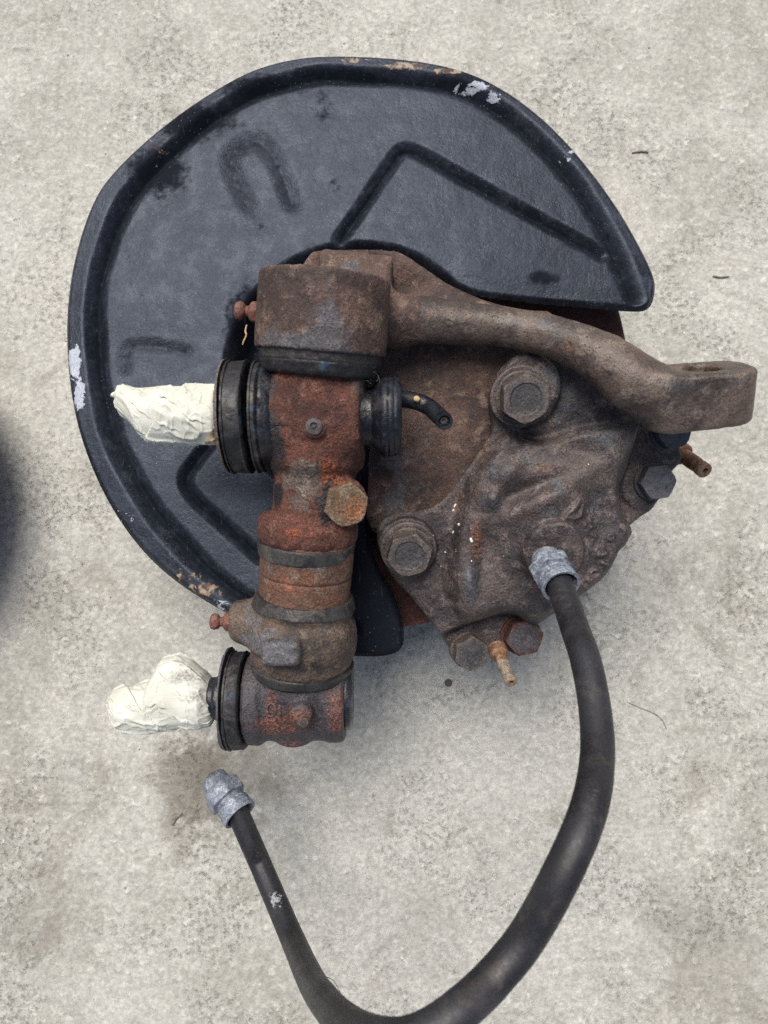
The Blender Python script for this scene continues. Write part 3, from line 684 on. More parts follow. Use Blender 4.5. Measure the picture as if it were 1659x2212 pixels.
# --- lower housing
hk = K(1375, -4)
G = grid((hk[0] - 38, hk[1] - 34, hk[2] - 36), (hk[0] + 34, hk[1] + 30, hk[2] + 38), .8)
f = cyl(G, K(1398, -2), K(1318, -2), mmpx(124, hk), 6, mmpx(112, hk))
f = smin(f, cyl(G, K(1318, -2), K(1292, -1), mmpx(106, hk), 3), 4)
f = smin(f, cyl(G, K(1442, 4), K(1395, 0), mmpx(104, hk), 4, mmpx(116, hk)), 4)
gb = W(540, 1340, hk[2] + 2)
f = smin(f, cyl(G, gb - RT * 8, gb + np.array([4.0, 0, 1]), 9, 3), 6)
f = smin(f, ball(G, W(536, 1345, hk[2] + 2), mmpx(38, hk)), 5)
gq = W(612, 1404, hk[2] + mmpx(104, hk))
f = smin(f, box(G, gq, (RT, unit((0, 1, .12)), unit((0, -.12, 1))), (8.2, 5.2, 9.6), 2.6), 1.3)
lh = hk[2] + 18
lower = finish('lower_housing', f, G, M['lower'], root, [(gq + np.array([0, 0, 7]), (10, 7, 8), 0, 1.2), s3(560, 1385, (14, 8, 40), 0, .75, lh), s3(540, 1340, (8, 16, 40), 0, .6, lh), s3(690, 1330, (6, 12, 40), 0, .55, lh), s3(620, 1320, (14, 8, 40), 1, .25, lh), s3(755, 1340, (5, 14, 40), 2, .5, lh), s3(640, 1440, (30, 4, 40), 2, .5, lh)])
grease_nipple(W(508, 1343, hk[2] + 6), (-1, .02, .15), 1.12, lower)
band(1446, 2, 111, 4.2, 'band', name='rubber_collar', flare=.96, wob=.8)
band(1452, 2, 104, 4.2, 'rubber', name='rubber_collar', flare=.92, wob=.5)

# --- bottom pivot housing
PC = K(1508, 4); PR = mmpx(92, PC)
G = grid((PC[0] - 30, PC[1] - 28, PC[2] - 28), (PC[0] + 30, PC[1] + 30, PC[2] + 32), .8)
def PX(px, py=1508, z=None): return W(px, py, PC[2] if z is None else z)
f = cyl(G, PX(560), PX(735), PR * .95, 2)
f = smin(f, cyl(G, PX(536), PX(574), PR * 1.06, 2.5), 3)
f = smin(f, cyl(G, PX(706), PX(747), PR * .98, 2.2), 2.5)
f = smin(f, cyl(G, K(1478, 4), K(1420, 3), mmpx(96, PC), 2), 5)
nz = PC[2] + PR - 2
f = smin(f, cyl(G, W(648, 1530, nz - 4), W(651, 1546, nz + 7.5), 8.4, 2, 4.4), 2)
f = smin(f, cyl(G, W(634, 1575, PC[2] + 2), W(634, 1605, PC[2] + 1), mmpx(33, PC), 2), 3.5)
f = smax(f, -cyl(G, W(700, 1620, PC[2] + 20), W(700, 1620, PC[2] - 20), 2.2, .5), 2)
pvt = finish('pivot_housing', f, G, M['pivot'], root, [s3(650, 1545, (9, 9, 20), 1, 1.0, nz), s3(610, 1570, (18, 8, 40), 1, .85, nz), s3(590, 1480, (5, 18, 40), 1, .65, nz), s3(725, 1530, (6, 16, 30), 1, .85, nz), s3(725, 1470, (4, 10, 30), 1, .7, nz), s3(635, 1600, (16, 5, 40), 1, .7, PC[2]), s3(680, 1560, (8, 8, 30), 1, .6, nz), s3(600, 1520, (8, 8, 30), 1, .5, nz)])
p = W(655, 1560, nz + 6.5)
m = bolt_mesh(p, unit((.05, -.35, 1)), 4.2, 2.6, .2, ring=False); paint(m, []); add('pipe_plug', m, M['bolt'], pvt, sharp=30)
# raised casting number: a round and a stroke
zz = PC[2] + PR * .95 * .93
ring = [W(590, 1533, 0)] * 0 + [np.array(W(586 + 9 * math.cos(t), 1533 + 14 * math.sin(t), PC[2] + math.sqrt(max(1, (PR * .95) ** 2 - (W(586, 1533 + 14 * math.sin(t), PC[2] + 17)[1] - PC[1]) ** 2)) + .1)) for t in np.linspace(0, 2 * math.pi, 25)]
stk = [np.array(W(604 + k * .5, 1519 + 7 * k, PC[2] + math.sqrt((PR * .95) ** 2 - (W(604, 1519 + 7 * k, PC[2] + 17)[1] - PC[1]) ** 2) + .1)) for k in range(5)]
m = join([tube(ring, .75, 10, caps=False), tube(stk, .75, 10)]); roughen(m, [(.15, 2, 1)]); paint(m, [s3(595, 1533, 30, 1, .9, zz)]); add('cast_number', m, M['pivot'], pvt)
# seals of the lower pin
seal(499, 534, 1512, PC[2], 104, 'rubber', 'rubber_seal', noise_=(.5, .35))
m = lathe(PX(491, 1508), XA, dense([(0, 8), (.1, mmpx(107, PC)), (1.3, mmpx(108, PC)), (1.5, 8)], 1.2), 120, name='w'); roughen(m, [(.7, 9, 2), (.3, 2, 2)]); paint(m, []); add('thrust_washer', m, M['bolt_dark'], root, sharp=50)
m = lathe(PX(455, 1508), XA, dense([(0, 9), (.3, 9.6), (3, 9.6), (3.3, 10.2), (9, 10.2)], .9), 60, name='pivot_pin'); roughen(m, [(.2, 4, 2)]); paint(m, []); add('pivot_pin', m, M['rubber_soft'], root, label='black greasy stub of the lower pivot pin')
a = PX(738, 1500)
m = lathe(a, XA, dense([(0, mmpx(66, PC)), (.4, mmpx(72, PC)), (2, mmpx(76, PC)), (4.0, mmpx(74, PC)), (5.2, mmpx(64, PC)), (5.4, 4)], .8), 100, name='pin_cap'); roughen(m, [(.3, 6, 2)]); paint(m, []); add('pin_cap', m, M['rubber_soft'], root, sharp=50)

# ------------------------------------------------------------------ brake caliper
CAL = [(812, 1140), (830, 1112), (862, 1100), (905, 1096), (950, 1080), (985, 1040), (1035, 970), (1058, 930), (1050, 870), (1065, 820), (1105, 785), (1150, 777), (1205, 788), (1280, 808), (1350, 838), (1400, 866), (1440, 892), (1480, 905), (1490, 950), (1502, 985), (1478, 1015), (1462, 1050), (1448, 1090), (1420, 1112), (1392, 1138), (1372, 1172), (1350, 1192), (1336, 1235), (1300, 1276), (1245, 1316), (1198, 1352), (1165, 1388), (1118, 1428), (1060, 1436), (1035, 1444), (1000, 1436), (975, 1408), (955, 1372), (890, 1293), (842, 1238), (818, 1185)]
Z1 = 128
CP = spline(poly(CAL, Z1), 3, True)
G = grid((CP[:, 0].min() - 3, CP[:, 1].min() - 3, 72), (CP[:, 0].max() + 3, CP[:, 1].max() + 3, 168), .85)
XX, YY = [a.astype(np.float32) for a in np.broadcast_arrays(G[0][:, :, 0], G[1][:, :, 0])]
sdc = polysd(XX, YY, CP)
def pw(px, py, z=Z1): return W(px, py, z)[:2]
def rad(px, py): c_ = pw(px, py); return np.hypot(XX - c_[0], YY - c_[1])
def blob(px, py, rx, ry, ang=0):
    c_ = pw(px, py); a_ = R(ang); u = (XX - c_[0]) * math.cos(a_) + (YY - c_[1]) * math.sin(a_); v = -(XX - c_[0]) * math.sin(a_) + (YY - c_[1]) * math.cos(a_)
    return np.exp(-((u / rx) ** 2 + (v / ry) ** 2))
def plateau(pts, w, sm=3):
    s_ = polysd(XX, YY, spline(poly(pts, Z1), sm, True)); return sstep(-s_, -w / 2, w / 2)
P3 = np.stack([XX, YY, XX * 0], -1)
h = CS * (YY - Y0) + 122.0
# main raised body
h += 10.5 * plateau([(1010, 1060), (1050, 990), (1090, 950), (1160, 960), (1250, 940), (1330, 930), (1372, 905), (1350, 980), (1330, 1040), (1345, 1110), (1370, 1150), (1330, 1230), (1280, 1280), (1180, 1340), (1100, 1322), (1030, 1345), (985, 1290), (975, 1230), (985, 1180), (995, 1120)], 7.5)
h += 8.5 * blob(1190, 1110, 23, 18) + 5.0 * blob(1210, 1210, 14, 12) - 4.5 * blob(1290, 1120, 12, 16, 10)
h += 7.0 * blob(1085, 1030, 7.5, 5.5, 30) + 6.5 * blob(1058, 1085, 4.5, 4.5) - 6.5 * blob(1130, 1065, 16, 3.6, 20) + 4.0 * blob(1150, 1090, 20, 5, 25) - 4.5 * blob(1240, 985, 10, 5, -20) - 5.0 * blob(1110, 965, 20, 3.6, 15)
h += 5.5 * sstep(rad(1190, 1195), 15.5, 12.5) 
h += 4.5 * blob(1018, 1262, 4.4, 9.5) + 2.2 * blob(1060, 1085, 6, 4)
h += -3.2 * blob(1050, 1200, 4.5, 20, -12) + 2.6 * blob(1280, 1000, 16, 8, 20) - 3.0 * blob(1275, 1090, 8, 12, 10)
h += 2.4 * blob(1290, 900, 26, 8, -25)
# right-hand low pocket for the cover bolts
low = plateau([(1375, 890), (1500, 890), (1520, 1000), (1460, 1090), (1405, 1135), (1388, 1140), (1362, 1100), (1352, 1060), (1362, 1000)], 5)
h -= 11 * low
for bx, by in ((1447, 925), (1410, 1042)):
    h += 2.0 * low * sstep(rad(bx, by), 11.5, 9.5)
# bottom pocket under the arch
bot = plateau([(955, 1385), (1000, 1368), (1045, 1348), (1100, 1332), (1138, 1332), (1165, 1352), (1196, 1380), (1180, 1450), (950, 1470), (930, 1410)], 3.5)
h -= 12 * bot
# bolt bosses
for bx, by, r1, r2, hh in ((1124, 858, 17, 14.5, 6.5), (1124, 858, 14, 12.8, 1.2), (880, 1182, 15.5, 13.5, 5.0)):
    h += hh * sstep(rad(bx, by), r1, r2)
h += 2.0 * blob(1000, 1010, 3.5, 22, -38)
# foundry marks
def ridge(pts, a, w): 
    global h
    h += a * np.exp(-(linesd(XX, YY, np.array([pw(x, y) for x, y in pts])) / w) ** 2)
ridge([(1207, 1123), (1243, 1080), (1250, 1092), (1246, 1118), (1226, 1126), (1207, 1123)], 2.3, .95); ridge([(1222, 1112), (1240, 1094)], 1.8, .8)
for cx_, cy_, rr_ in ((1268, 1136, 9), (1300, 1190, 13), (1302, 1192, 5), (1290, 1240, 10), (1320, 1160, 7)):
    ridge([(cx_ + rr_ * math.cos(t), cy_ + rr_ * .8 * math.sin(t)) for t in np.linspace(.3, 5.2, 12)], 1.9, .9)
for a_, b_ in (((1262, 1150), (1285, 1158)), ((1305, 1215), (1325, 1222)), ((1275, 1252), (1300, 1262)), ((1262, 1262), (1280, 1276))): ridge([a_, b_], 1.9, .9)
h += fbm(P3, 17, 3, 8) * 1.7
rim = smax(sdc[:, :, None] + .0 * G[2], (G[2] - h[:, :, None]) * .96, 4.0)
# undercut so the flanks turn in below
f = np.maximum(rim, (94 + .22 * (YY - Y0))[:, :, None] - G[2])
f = smax(f, (sdc[:, :, None] + (112 + CS * (YY - Y0))[:, :, None] * .12 - G[2] * .12), 3)
cz = 130
cal = finish('brake_caliper', f, G, M['caliper'], root,
   [s3(1022, 1262, (5, 11, 40), 0, 1.0, cz), s3(1070, 1025, (9, 8, 40), 0, .7, cz), s3(1060, 1085, (8, 5, 40), 0, .75, cz), s3(1180, 820, (18, 6, 40), 0, .8, 145), s3(1192, 1055, (4, 6, 40), 0, .95, cz), s3(1130, 1060, (14, 5, 40), 0, .55, cz), s3(1130, 1150, (14, 10, 40), 0, .35, cz), s3(830, 1130, (4, 10, 40), 0, .8, 118), s3(1320, 950, (14, 16, 40), 0, .35, cz), s3(1230, 900, (18, 16, 40), 0, .42, cz), s3(1300, 960, (20, 20, 40), 0, .5, cz), s3(1110, 1000, (14, 10, 40), 0, .55, cz), s3(1290, 1130, (16, 20, 40), 0, .42, cz), s3(960, 1130, (14, 9, 40), 0, .4, cz), s3(1180, 1120, (12, 10, 40), 0, .45, cz), s3(1200, 830, (22, 7, 40), 0, .6, 145), s3(920, 1290, (12, 8, 40), 0, .4, cz),
    s3(1060, 840, (6, 16, 40), 1, .5, cz), s3(1030, 960, (8, 18, 40), 1, .55, cz), s3(1000, 1080, (10, 12, 40), 1, .5, cz), s3(1160, 1020, (16, 5, 40), 1, .4, cz), s3(1030, 1180, (5, 20, 40), 1, .55, cz), s3(1080, 1350, (26, 5, 40), 1, .7, cz), s3(1160, 1250, (5, 8, 40), 1, .55, cz), s3(1165, 1195, (5, 8, 40), 1, .5, cz), s3(980, 1370, (12, 8, 40), 1, .45, cz), s3(1110, 1405, (16, 6, 40), 1, .55, 110),
    s3(1385, 1000, (9, 26, 40), 2, .45, 120), s3(1420, 1090, (8, 10, 40), 2, .5, 120), s3(1170, 945, (14, 5, 40), 2, .35, cz)], ((.45, 10, 3), (.2, 2.8, 2)))
BU = unit((.02, -.40, 1.0))
def surf(px, py):
    z = 128.0
    for _ in range(6):
        p = W(px, py, z); i = int(np.clip((p[0] - G[0][0, 0, 0]) / .85, 0, h.shape[0] - 1)); j = int(np.clip((p[1] - G[1][0, 0, 0]) / .85, 0, h.shape[1] - 1)); z = float(h[i, j])
    return W(px, py, z)
GB = G
def washer(p, u, r, t, mat, parent, name='washer'):
    m = lathe(p, u, dense([(-2, r - .3), (0, r), (t - .5, r), (t, r - .6), (t + .02, r * .6)], 1), 80, name=name); roughen(m, [(.15, 5, 2)]); paint(m, []); return add(name, m, M[mat], parent, sharp=40)
def cbolt(px, py, afpx, hh, flpx, mat, rot, wash=None, u=BU, ring=True, lift=0, name='mounting_bolt', spots=None):
    p = surf(px, py) + u * lift
    if wash: washer(p, u, mmpx(wash, p), 1.8, 'caliper', cal); p = p + u * 1.6
    m = bolt_mesh(p, u, mmpx(afpx, p), hh, rot, mmpx(flpx, p) if flpx else 0, ring=ring); roughen(m, [(.22, 4, 2), (.08, 1.5, 1)])
    top = p + u * (hh + 2); paint(m, [(top, (mmpx(afpx * .62, p), mmpx(afpx * .62, p), 4.5), 0, 1.1)] + (spots or [])); return add(name, m, M[mat], cal, sharp=26)
cbolt(1124, 856, 94, 9.0, 56, 'bolt', .55, 66)
cbolt(882, 1184, 86, 8.0, 50, 'bolt', .25, 60)
cbolt(1441, 932, 68, 6.0, 40, 'bolt_dark', .3, u=unit((.12, -.25, 1)), ring=False, name='cover_bolt')
cbolt(1409, 1040, 69, 6.0, 41, 'bolt_dark', .1, u=unit((.06, -.2, 1)), ring=False, name='cover_bolt')
cbolt(1011, 1402, 68, 6.0, 40, 'bolt', .5, u=unit((.15, -.25, 1)), ring=False, name='cover_bolt')
cbolt(1124, 1370, 72, 6.0, 44, 'disc', .2, u=unit((.15, -.2, 1)), ring=False, name='cover_bolt')
def bleed(p0, p1, r, spots):
    u = unit(p1 - p0); L = np.linalg.norm(p1 - p0)
    m = lathe(p0, u, dense([(-5, r * 1.5), (0, r * 1.5), (1.0, r * 1.3), (1.3, r * 1.0), (L * .66, r * .95), (L * .70, r * .78), (L * .76, r * .78), (L * .80, r * 1.0), (L * .97, r), (L, r * .85), (L, r * .42), (L - 3, r * .40), (L - 3.1, .05)], .8), 40, name='b')
    roughen(m, [(.2, 4, 2), (.12, 1.5, 2)]); paint(m, spots + [(p1 - u * 2.2, 1.7, 2, 1.2)]); return add('bleed_screw', m, M['bleed'], cal, sharp=50)
p0 = W(1474, 982, 104); p1 = W(1524, 1018, 119); bleed(p0, p1, mmpx(17, p1), [])
p0 = W(1079, 1414, 104); p1 = W(1105, 1475, 118); bleed(p0, p1, mmpx(14, p1), [(p0 * .3 + p1 * .7, 8, 0, 1.0)])

fl = []
for k in range(24):
    x_, y_ = (random.gauss(985, 17), random.gauss(1175, 36)) if k < 20 else (random.uniform(850, 1300), random.uniform(900, 1300))
    q = surf(x_, y_); r_ = random.choice([.2, .25, .3, .35, .5, .75]) * (1 if k < 20 else .8)
    fl.append(lathe(q + np.array([0, 0, .15]), BU, [(-.3, r_), (.06, r_ * .9), (.12, r_ * .3)], 9, lambda t, s_, r0, a_=random.uniform(0, 3.1): r0 * random.uniform(.55, 1.2) * (1 + .9 * abs(math.cos(t - a_)) ** 3)))
o = add('paint_fleck', join(fl), flat('white paint flecks', (.72, .72, .70)), cal); o['kind'] = 'stuff'
# ------------------------------------------------------------------ brake hose
hose = thing('brake_hose', 'black rubber brake hose looping from the caliper with grey metal ends', 'hose', W(1190, 1205, 130))
HD = 11.5
HP = [(1209, 1262, 58), (1226, 1310, 60), (1240, 1352, 62), (1266, 1430, 66), (1286, 1540, 70), (1290, 1640, 74), (1271, 1750, 80), (1217, 1880, 83), (1140, 2020, 81), (1062, 2117, 82), (985, 2188, 85), (915, 2233, 86), (850, 2248, 86), (785, 2233, 81), (735, 2200, 74), (700, 2160, 67), (670, 2114, 59), (628, 2020, 51), (568, 1880, 47), (541, 1818, 47), (513, 1754, 47)]
hp_ = spline([tuple(WD(x, y, F * HD / w)) for x, y, w in HP], 9)
st_ = hp_[0] + unit(hp_[0] - hp_[3]) * 7; en_ = hp_[-1] + unit(hp_[-1] - hp_[-4]) * 7
HC = hp_; HX = np.array([[CX + F * np.dot(p - CAM, RT) / depth(p), CY - F * np.dot(p - CAM, UP) / depth(p)] for p in HC])
def on_hose(x, y):
    dd = np.hypot(HX[:, 0] - x, HX[:, 1] - y); i = int(dd.argmin()); c_ = HC[i]; r_ = HD / 2 + .12
    off = min(r_ * .98, dd[i] * depth(c_) / F); return WD(x, y, depth(c_) - math.sqrt(r_ * r_ - off * off))
path = np.concatenate([[st_], hp_, [en_]])
def hosr(t, s, r):
    return r * (1 - .022 * max(0, math.cos(9 * (t - 1.0))) * (1 if s > .55 else 0))
m = tube(path, HD / 2, 72, rf=hosr); roughen(m, [(.10, 30, 2), (.06, 3, 2)])
def h3(px, py, w, r, ch, a): return (on_hose(px, py), r, ch, a)
sp = [h3(596, 1942, 52, (4, 3, 12), 0, .95), h3(1216, 1840, 82, 2, 1, .8), h3(560, 1850, 52, (5, 9, 12), 1, .45), h3(1290, 1760, 79, (3, 30, 12), 1, .5), h3(640, 2090, 68, (6, 12, 12), 1, .4), h3(1240, 1300, 60, (3, 16, 12), 0, .15)]
paint(m, sp); add('rubber_tube', m, M['hose'], hose)
# pale scratch thread on the hose
th_ = [(637, 2068), (652, 2060), (668, 2064), (655, 2074), (672, 2078), (664, 2092), (685, 2098), (700, 2108), (718, 2116), (728, 2130), (736, 2146)]
m = tube(spline([tuple(on_hose(x, y)) for x, y in th_], 4), .14, 6)
tag(add('thread', m, flat('pale thread', (.34, .35, .37))), 'fine pale curled thread stuck on the black hose near the bottom edge', 'thread')
def fitting(p_end, u, s, rot, ln=1.0):
    """u points from the hose outwards into the fitting"""
    r = 1.0 * s
    pr = [(-2.5, 6.3 * r), (-2.6, 7.3 * r), (-2.2, 7.5 * r), (3.0, 7.1 * r), (4.4, 6.15 * r), (5.4, 6.1 * r), (5.6, 99), (11.2, 99), (12.2, 7.2 * r), (12.8, 6.0 * r), (17, 5.6 * r), (17.5, 5.2 * r), (17.6, .1)]
    pr = [(-2.4, 6.3 * r), (4, 6.3 * r)][::-1] + pr[1:]
    pr = [(q * ln, v) for q, v in pr]
    hx = hexr(rot)
    m = lathe(p_end, u, dense([q for q in pr], .8) if False else pr, 72, lambda t, q, rr: min(hx(t, 15.2 * s), 8.5 * s) if rr > 50 else rr, 'hose_fitting', close=False)
    # subdivide rings for surface relief
    bm = bmesh.new(); bm.from_mesh(m); bmesh.ops.subdivide_edges(bm, edges=[e for e in bm.edges if e.calc_length() > .0018], cuts=3, use_grid_fill=True); bm.to_mesh(m); bm.free()
    roughen(m, [(.12, 4, 2), (.10, 1.5, 2)]); paint(m, []); return add('hose_fitting', m, M['zinc'], hose, sharp=32)
fitting(hp_[0] - unit(hp_[3] - hp_[0]) * 1.0, unit(unit(surf(1166, 1186) - hp_[0])), 1.14, .2)
fitting(hp_[-1] + unit(hp_[-1] - hp_[-4]) * 1.0, unit(WD(440, 1655, 376) - hp_[-1]), 1.24, .1, 1.3)

# ------------------------------------------------------------------ paper tape wraps
def tape(name, label, xs_, top, bottom, z, spots, seedn, cz_amp=0.0, twist=1.0, flaps=()):
    nX, nT = 230, 260; xx = np.linspace(xs_[0], xs_[-1], nX); V = []; a_, b_, e_ = [], [], []
    tp_ = np.interp(xx, [q[0] for q in top], [q[1] for q in top]); bt_ = np.interp(xx, [q[0] for q in bottom], [q[1] for q in bottom])
    kern = np.ones(5) / 5; tp_ = np.convolve(np.pad(tp_, 2, 'edge'), kern, 'valid'); bt_ = np.convolve(np.pad(bt_, 2, 'edge'), kern, 'valid')
    for i, x in enumerate(xx):
        T_ = W(x, tp_[i], z); B_ = W(x, bt_[i], z); c_ = (T_ + B_) / 2; ry = np.linalg.norm(T_ - B_) / 2; rz = min(ry * .95, 12.5)
        t = np.linspace(0, 2 * math.pi, nT, endpoint=False)
        # spiral lap: a step of 0.5 mm that runs round the wrap, plus sharp creases
        ph = (x / 230.0 * twist + t / (2 * math.pi) + .15) % 1.0
        lap = .9 * (1 - ph) ** 1.0
        px_ = np.stack([np.full(nT, x * .2), np.cos(t) * 12, np.sin(t) * 12], 1)
        sk = px_.copy(); sk[:, 0] = px_[:, 0] * .55 - t * 3.2
        cr = 1 - np.abs(noise3(sk, 7.5, seedn)) * 2; cr2 = 1 - np.abs(noise3(px_ * np.array([1, .8, .8]), 4.2, seedn + 7)) * 2
        cr3 = 1 - np.abs(noise3(px_, 10, seedn + 3)) * 2
        d = lap + 1.0 * np.clip(cr, 0, 1) ** 4 + .32 * np.clip(cr2, 0, 1) ** 5 + .30 * cr3 - .4
        if i < 12: d = d * (1 + .6 * noise3(px_, 3, seedn + 9))
        V.append(c_ + np.outer(np.zeros(nT), RT) + np.outer(np.cos(t) * (ry + d - .8), (0, 1, 0)) + np.outer(np.sin(t) * (rz + d - .8), (0, 0, 1)) + np.outer(noise3(px_, 5, seedn + 2) * (1.6 if i < 6 or i > nX - 8 else .1), RT))
    Vv = np.concatenate(V); Fq = [(i * nT + j, (i + 1) * nT + j, (i + 1) * nT + (j + 1) % nT, i * nT + (j + 1) % nT) for i in range(nX - 1) for j in range(nT)]
    Vv = np.vstack([Vv, Vv[:nT].mean(0) + RT * 1.5]); e = len(Vv) - 1; Fq += [(e, j, (j + 1) % nT) for j in range(nT)]
    me = mesh_from(Vv, Fq, name); paint(me, spots); o = add(name, me, M['tape'], smooth=True, sharp=38)
    md = o.modifiers.new('paper', 'SOLIDIFY'); md.thickness = .0004
    VV = np.concatenate([Vv[:nX * nT]]).reshape(nX, nT, 3); CC = VV.mean(1)
    for (i0, i1, j0, sl_, wd_) in flaps:
        rows = []
        for i in range(i0, i1):
            jj = j0 + sl_ * (i - i0) + 2.5 * math.sin(i * .09) + 1.2 * math.sin(i * .31)
            r_ = []
            for m_ in range(14):
                jf = (jj + m_ / 13 * wd_) % nT; ja = int(jf); fr = jf - ja
                p = VV[i, ja] * (1 - fr) + VV[i, (ja + 1) % nT] * fr; out = unit(p - CC[i])
                e = min(m_, 13 - m_) / 6.5; r_.append(p + out * (.35 + .9 * (1 - e) ** 4 * (.5 + .5 * math.sin(i * .12 + m_))))
            rows.append(r_)
        Vf = np.array(rows).reshape(-1, 3); nr = len(rows); Ff = [(a * 14 + b, a * 14 + b + 1, (a + 1) * 14 + b + 1, (a + 1) * 14 + b) for a in range(nr - 1) for b in range(13)]
        mf = mesh_from(Vf, Ff, 'f'); paint(mf, spots); of_ = add('tape_strip', mf, M['tape'], o); md = of_.modifiers.new('paper', 'SOLIDIFY'); md.thickness = .0003
    return tag(o, label, 'tape', 'paper tape wrapped round the pivot pins')
tz = zc + 8
tape('paper_tape_wrap', 'upper clean white paper tape wrapped round the pin over the dust shield', (250, 496),
     [(250, 850), (262, 830), (275, 832), (300, 838), (360, 835), (496, 837)], [(250, 868), (262, 895), (280, 912), (305, 944), (330, 956), (400, 959), (468, 957), (480, 938), (488, 905), (496, 880)], zc,
     [s3(484, 846, (6, 6, 18), 1, 1.15, tz), s3(478, 945, (9, 5, 18), 1, 1.0, tz), s3(330, 850, (14, 3, 18), 2, .4, tz), s3(400, 840, (12, 3, 14), 2, .55, tz), s3(445, 915, (6, 8, 14), 2, .65, tz), s3(360, 880, (3, 16, 14), 2, .35, tz)], 3, flaps=((20, 150, 24, .42, 26), (95, 228, 12, .50, 30), (4, 70, 70, .55, 24)))
t2 = PC[2] + 8
tape('paper_tape_wrap', 'lower dirty white paper tape with grey smears wrapped round the bottom pin', (234, 472),
     [(234, 1512), (246, 1490), (270, 1480), (325, 1468), (340, 1440), (352, 1420), (385, 1412), (410, 1424), (440, 1450), (458, 1472), (472, 1488)], [(234, 1526), (250, 1560), (265, 1582), (330, 1581), (400, 1574), (430, 1578), (458, 1566), (468, 1545), (472, 1530)], PC[2],
     [s3(395, 1450, (14, 14, 14), 2, .85, t2), s3(435, 1500, (8, 18, 14), 2, 1.0, t2), s3(455, 1480, (3, 6, 14), 0, .8, t2), s3(452, 1465, (5, 4, 14), 0, .5, t2), s3(300, 1540, (20, 14, 14), 2, .1, t2)], 8, twist=-1.0, flaps=((60, 226, 18, .40, 34), (8, 120, 40, .35, 30), (120, 229, 82, .2, 20)))
def ribbon(pts, wv, mat, name, label, cat, th=.3):
    V = []; 
    for p, w in zip(pts, wv): V += [np.asarray(p) - np.asarray(w), np.asarray(p) + np.asarray(w)]
    Fq = [(2 * i, 2 * i + 1, 2 * i + 3, 2 * i + 2) for i in range(len(pts) - 1)]
    o = add(name, mesh_from(V, Fq, name), mat); md = o.modifiers.new('t', 'SOLIDIFY'); md.thickness = th * .001
    return tag(o, label, cat)
o = ribbon([W(478, 791, zc + 2), W(484, 800, zc + 3), W(490, 815, zc + 2), W(496, 838, zc)], [(.2, .3, 0), (1.2, .2, .4), (1.4, 0, .5), (1, 0, .5)], M['tape'], 'torn_paper_strip', 'tiny torn white paper strip sticking out above the upper tape', 'paper scrap')

# ------------------------------------------------------------------ small litter
def twig(pts, r, mat, name, label, cat, z=None):
    P = spline([tuple(W(x, y, z + (r if r > .5 else .4))) for x, y in pts], 4)
    n = len(P); rr = [r * (.5 + .5 * math.sin(math.pi * (.15 + .8 * i / n))) for i in range(n)]
    m = tube(P, rr, 8); roughen(m, [(r * .25, 1.5, 1)]); return tag(add(name, m, mat), label, cat)
twig([(1365, 330), (1384, 327), (1401, 329)], .7, M['twig'], 'twig', 'tiny grey twig on the concrete above right of the shield', 'twig', 0)
twig([(1540, 596), (1556, 599), (1575, 597)], .7, M['twig'], 'twig', 'tiny brown twig on the concrete right of the shield tip', 'twig', 0)
twig([(372, 1782), (380, 1768), (393, 1757)], .8, M['twig'], 'twig', 'tiny dark twig on the concrete beside the loose hose end', 'twig', 0)
twig([(1355, 1517), (1385, 1530), (1410, 1540), (1430, 1555), (1440, 1575)], .28, M['twig'], 'plant_fibre', 'long thin curved grey fibre on the concrete right of the hose', 'fibre', 0)
twig([(533, 702), (530, 715), (532, 724), (526, 738), (524, 745)], .45, M['straw'], 'straw', 'short piece of dry straw caught beside the upper grease nipple', 'straw', 110)
m = lathe(W(968, 1475, 0), (0, 0, 1), [(-.5, 1.8), (.8, 2.1), (1.8, 1.4), (2.1, .1)], 14, name='p'); roughen(m, [(.9, 3, 2)]); tag(add('pebble', m, M['stone']), 'small dark pebble on the concrete below the lower cover bolts', 'pebble')
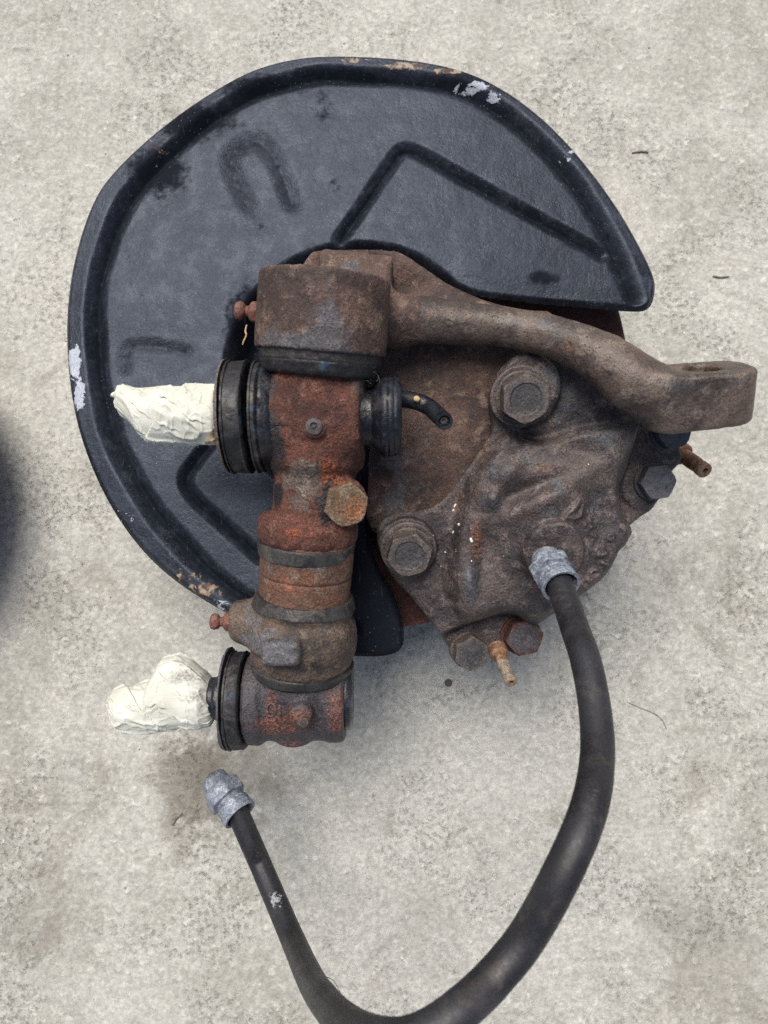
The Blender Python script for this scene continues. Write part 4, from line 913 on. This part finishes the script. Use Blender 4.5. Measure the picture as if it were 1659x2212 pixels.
# cobweb fluff round the collar
frs = []
for k in range(46):
    cx0 = random.uniform(700, 820); cy0 = 812 - (cx0 - 760) * .08 + random.gauss(0, 6); z0 = zc + TR * .9 * math.sqrt(max(.05, 1 - ((cx0 - 692) / 135) ** 2)) + 1
    L_ = random.uniform(8, 26); an = random.uniform(0, 6.28); pts = []
    for i in range(6):
        an += random.uniform(-1.1, 1.1); cx0 += math.cos(an) * L_ / 5; cy0 += math.sin(an) * L_ / 5; pts.append(W(cx0, cy0, z0 + random.uniform(-1, 2)))
    frs.append(tube(spline(pts, 3), .10, 4, caps=False))
tag(add('cobweb', join(frs), M['fluff']), 'grey tangle of cobweb fluff on the rubber collar above the red housing', 'cobweb', kind='stuff')
frs = []
for k in range(30):
    cx0 = random.uniform(1150, 1330); cy0 = random.uniform(1050, 1220); p_ = surf(cx0, cy0); an = random.uniform(0, 6.28); pts = []
    for i in range(5):
        an += random.uniform(-.5, .5); cx0 += math.cos(an) * 7; cy0 += math.sin(an) * 7; q = surf(cx0, cy0); pts.append(q + np.array([0, 0, random.uniform(.6, 1.6)]))
    frs.append(tube(pts, .045, 4, caps=False))
tag(add('cobweb', join(frs), M['fluff']), 'fine cobweb threads stretched over the caliper casting by the hose', 'cobweb', kind='stuff')

# unseen disc added just outside the left edge to shade the concrete there
nx = W(0, 1060, 62)[0] - 17; ny = W(0, 1070, 0)[1]
m = lathe((nx - 112, ny, 0), (0, 0, 1), dense([(0, 58), (10, 60), (14, 44), (36, 44), (38, 108), (39, 110), (58, 110), (60, 108), (61, 70), (90, 66), (92, 20), (104, 18), (105, .1)], 5), 128, name='n'); roughen(m, [(.4, 12, 2)]); paint(m, [])
tag(add('brake_disc', m, M['disc'], sharp=50), 'unseen rusty disc added just off the left edge to shade the concrete', 'car part')
gr = []
for k in range(420):
    x_, y_ = random.uniform(-20, 1680), random.uniform(-20, 2230)
    q = W(x_, y_, 0); r_ = random.uniform(.25, .7) * (1.5 if random.random() < .08 else 1)
    gr.append(lathe(q, (random.gauss(0, .4), random.gauss(0, .4), 1), [(-.2, r_), (r_ * .6, r_ * .8), (r_ * .95, r_ * .25)], 6, lambda t, s_, r0: r0 * random.uniform(.7, 1.25)))
n_ = N('grit'); n_.done(n_.mix(n_.ramp(n_.noise(60, 2), .40, .60), (.20, .18, .15), (.66, .63, .56)), .85, .3)
tag(add('grit', join(gr), n_.m, smooth=False), 'loose sand grains scattered over the concrete', 'grit', kind='stuff')
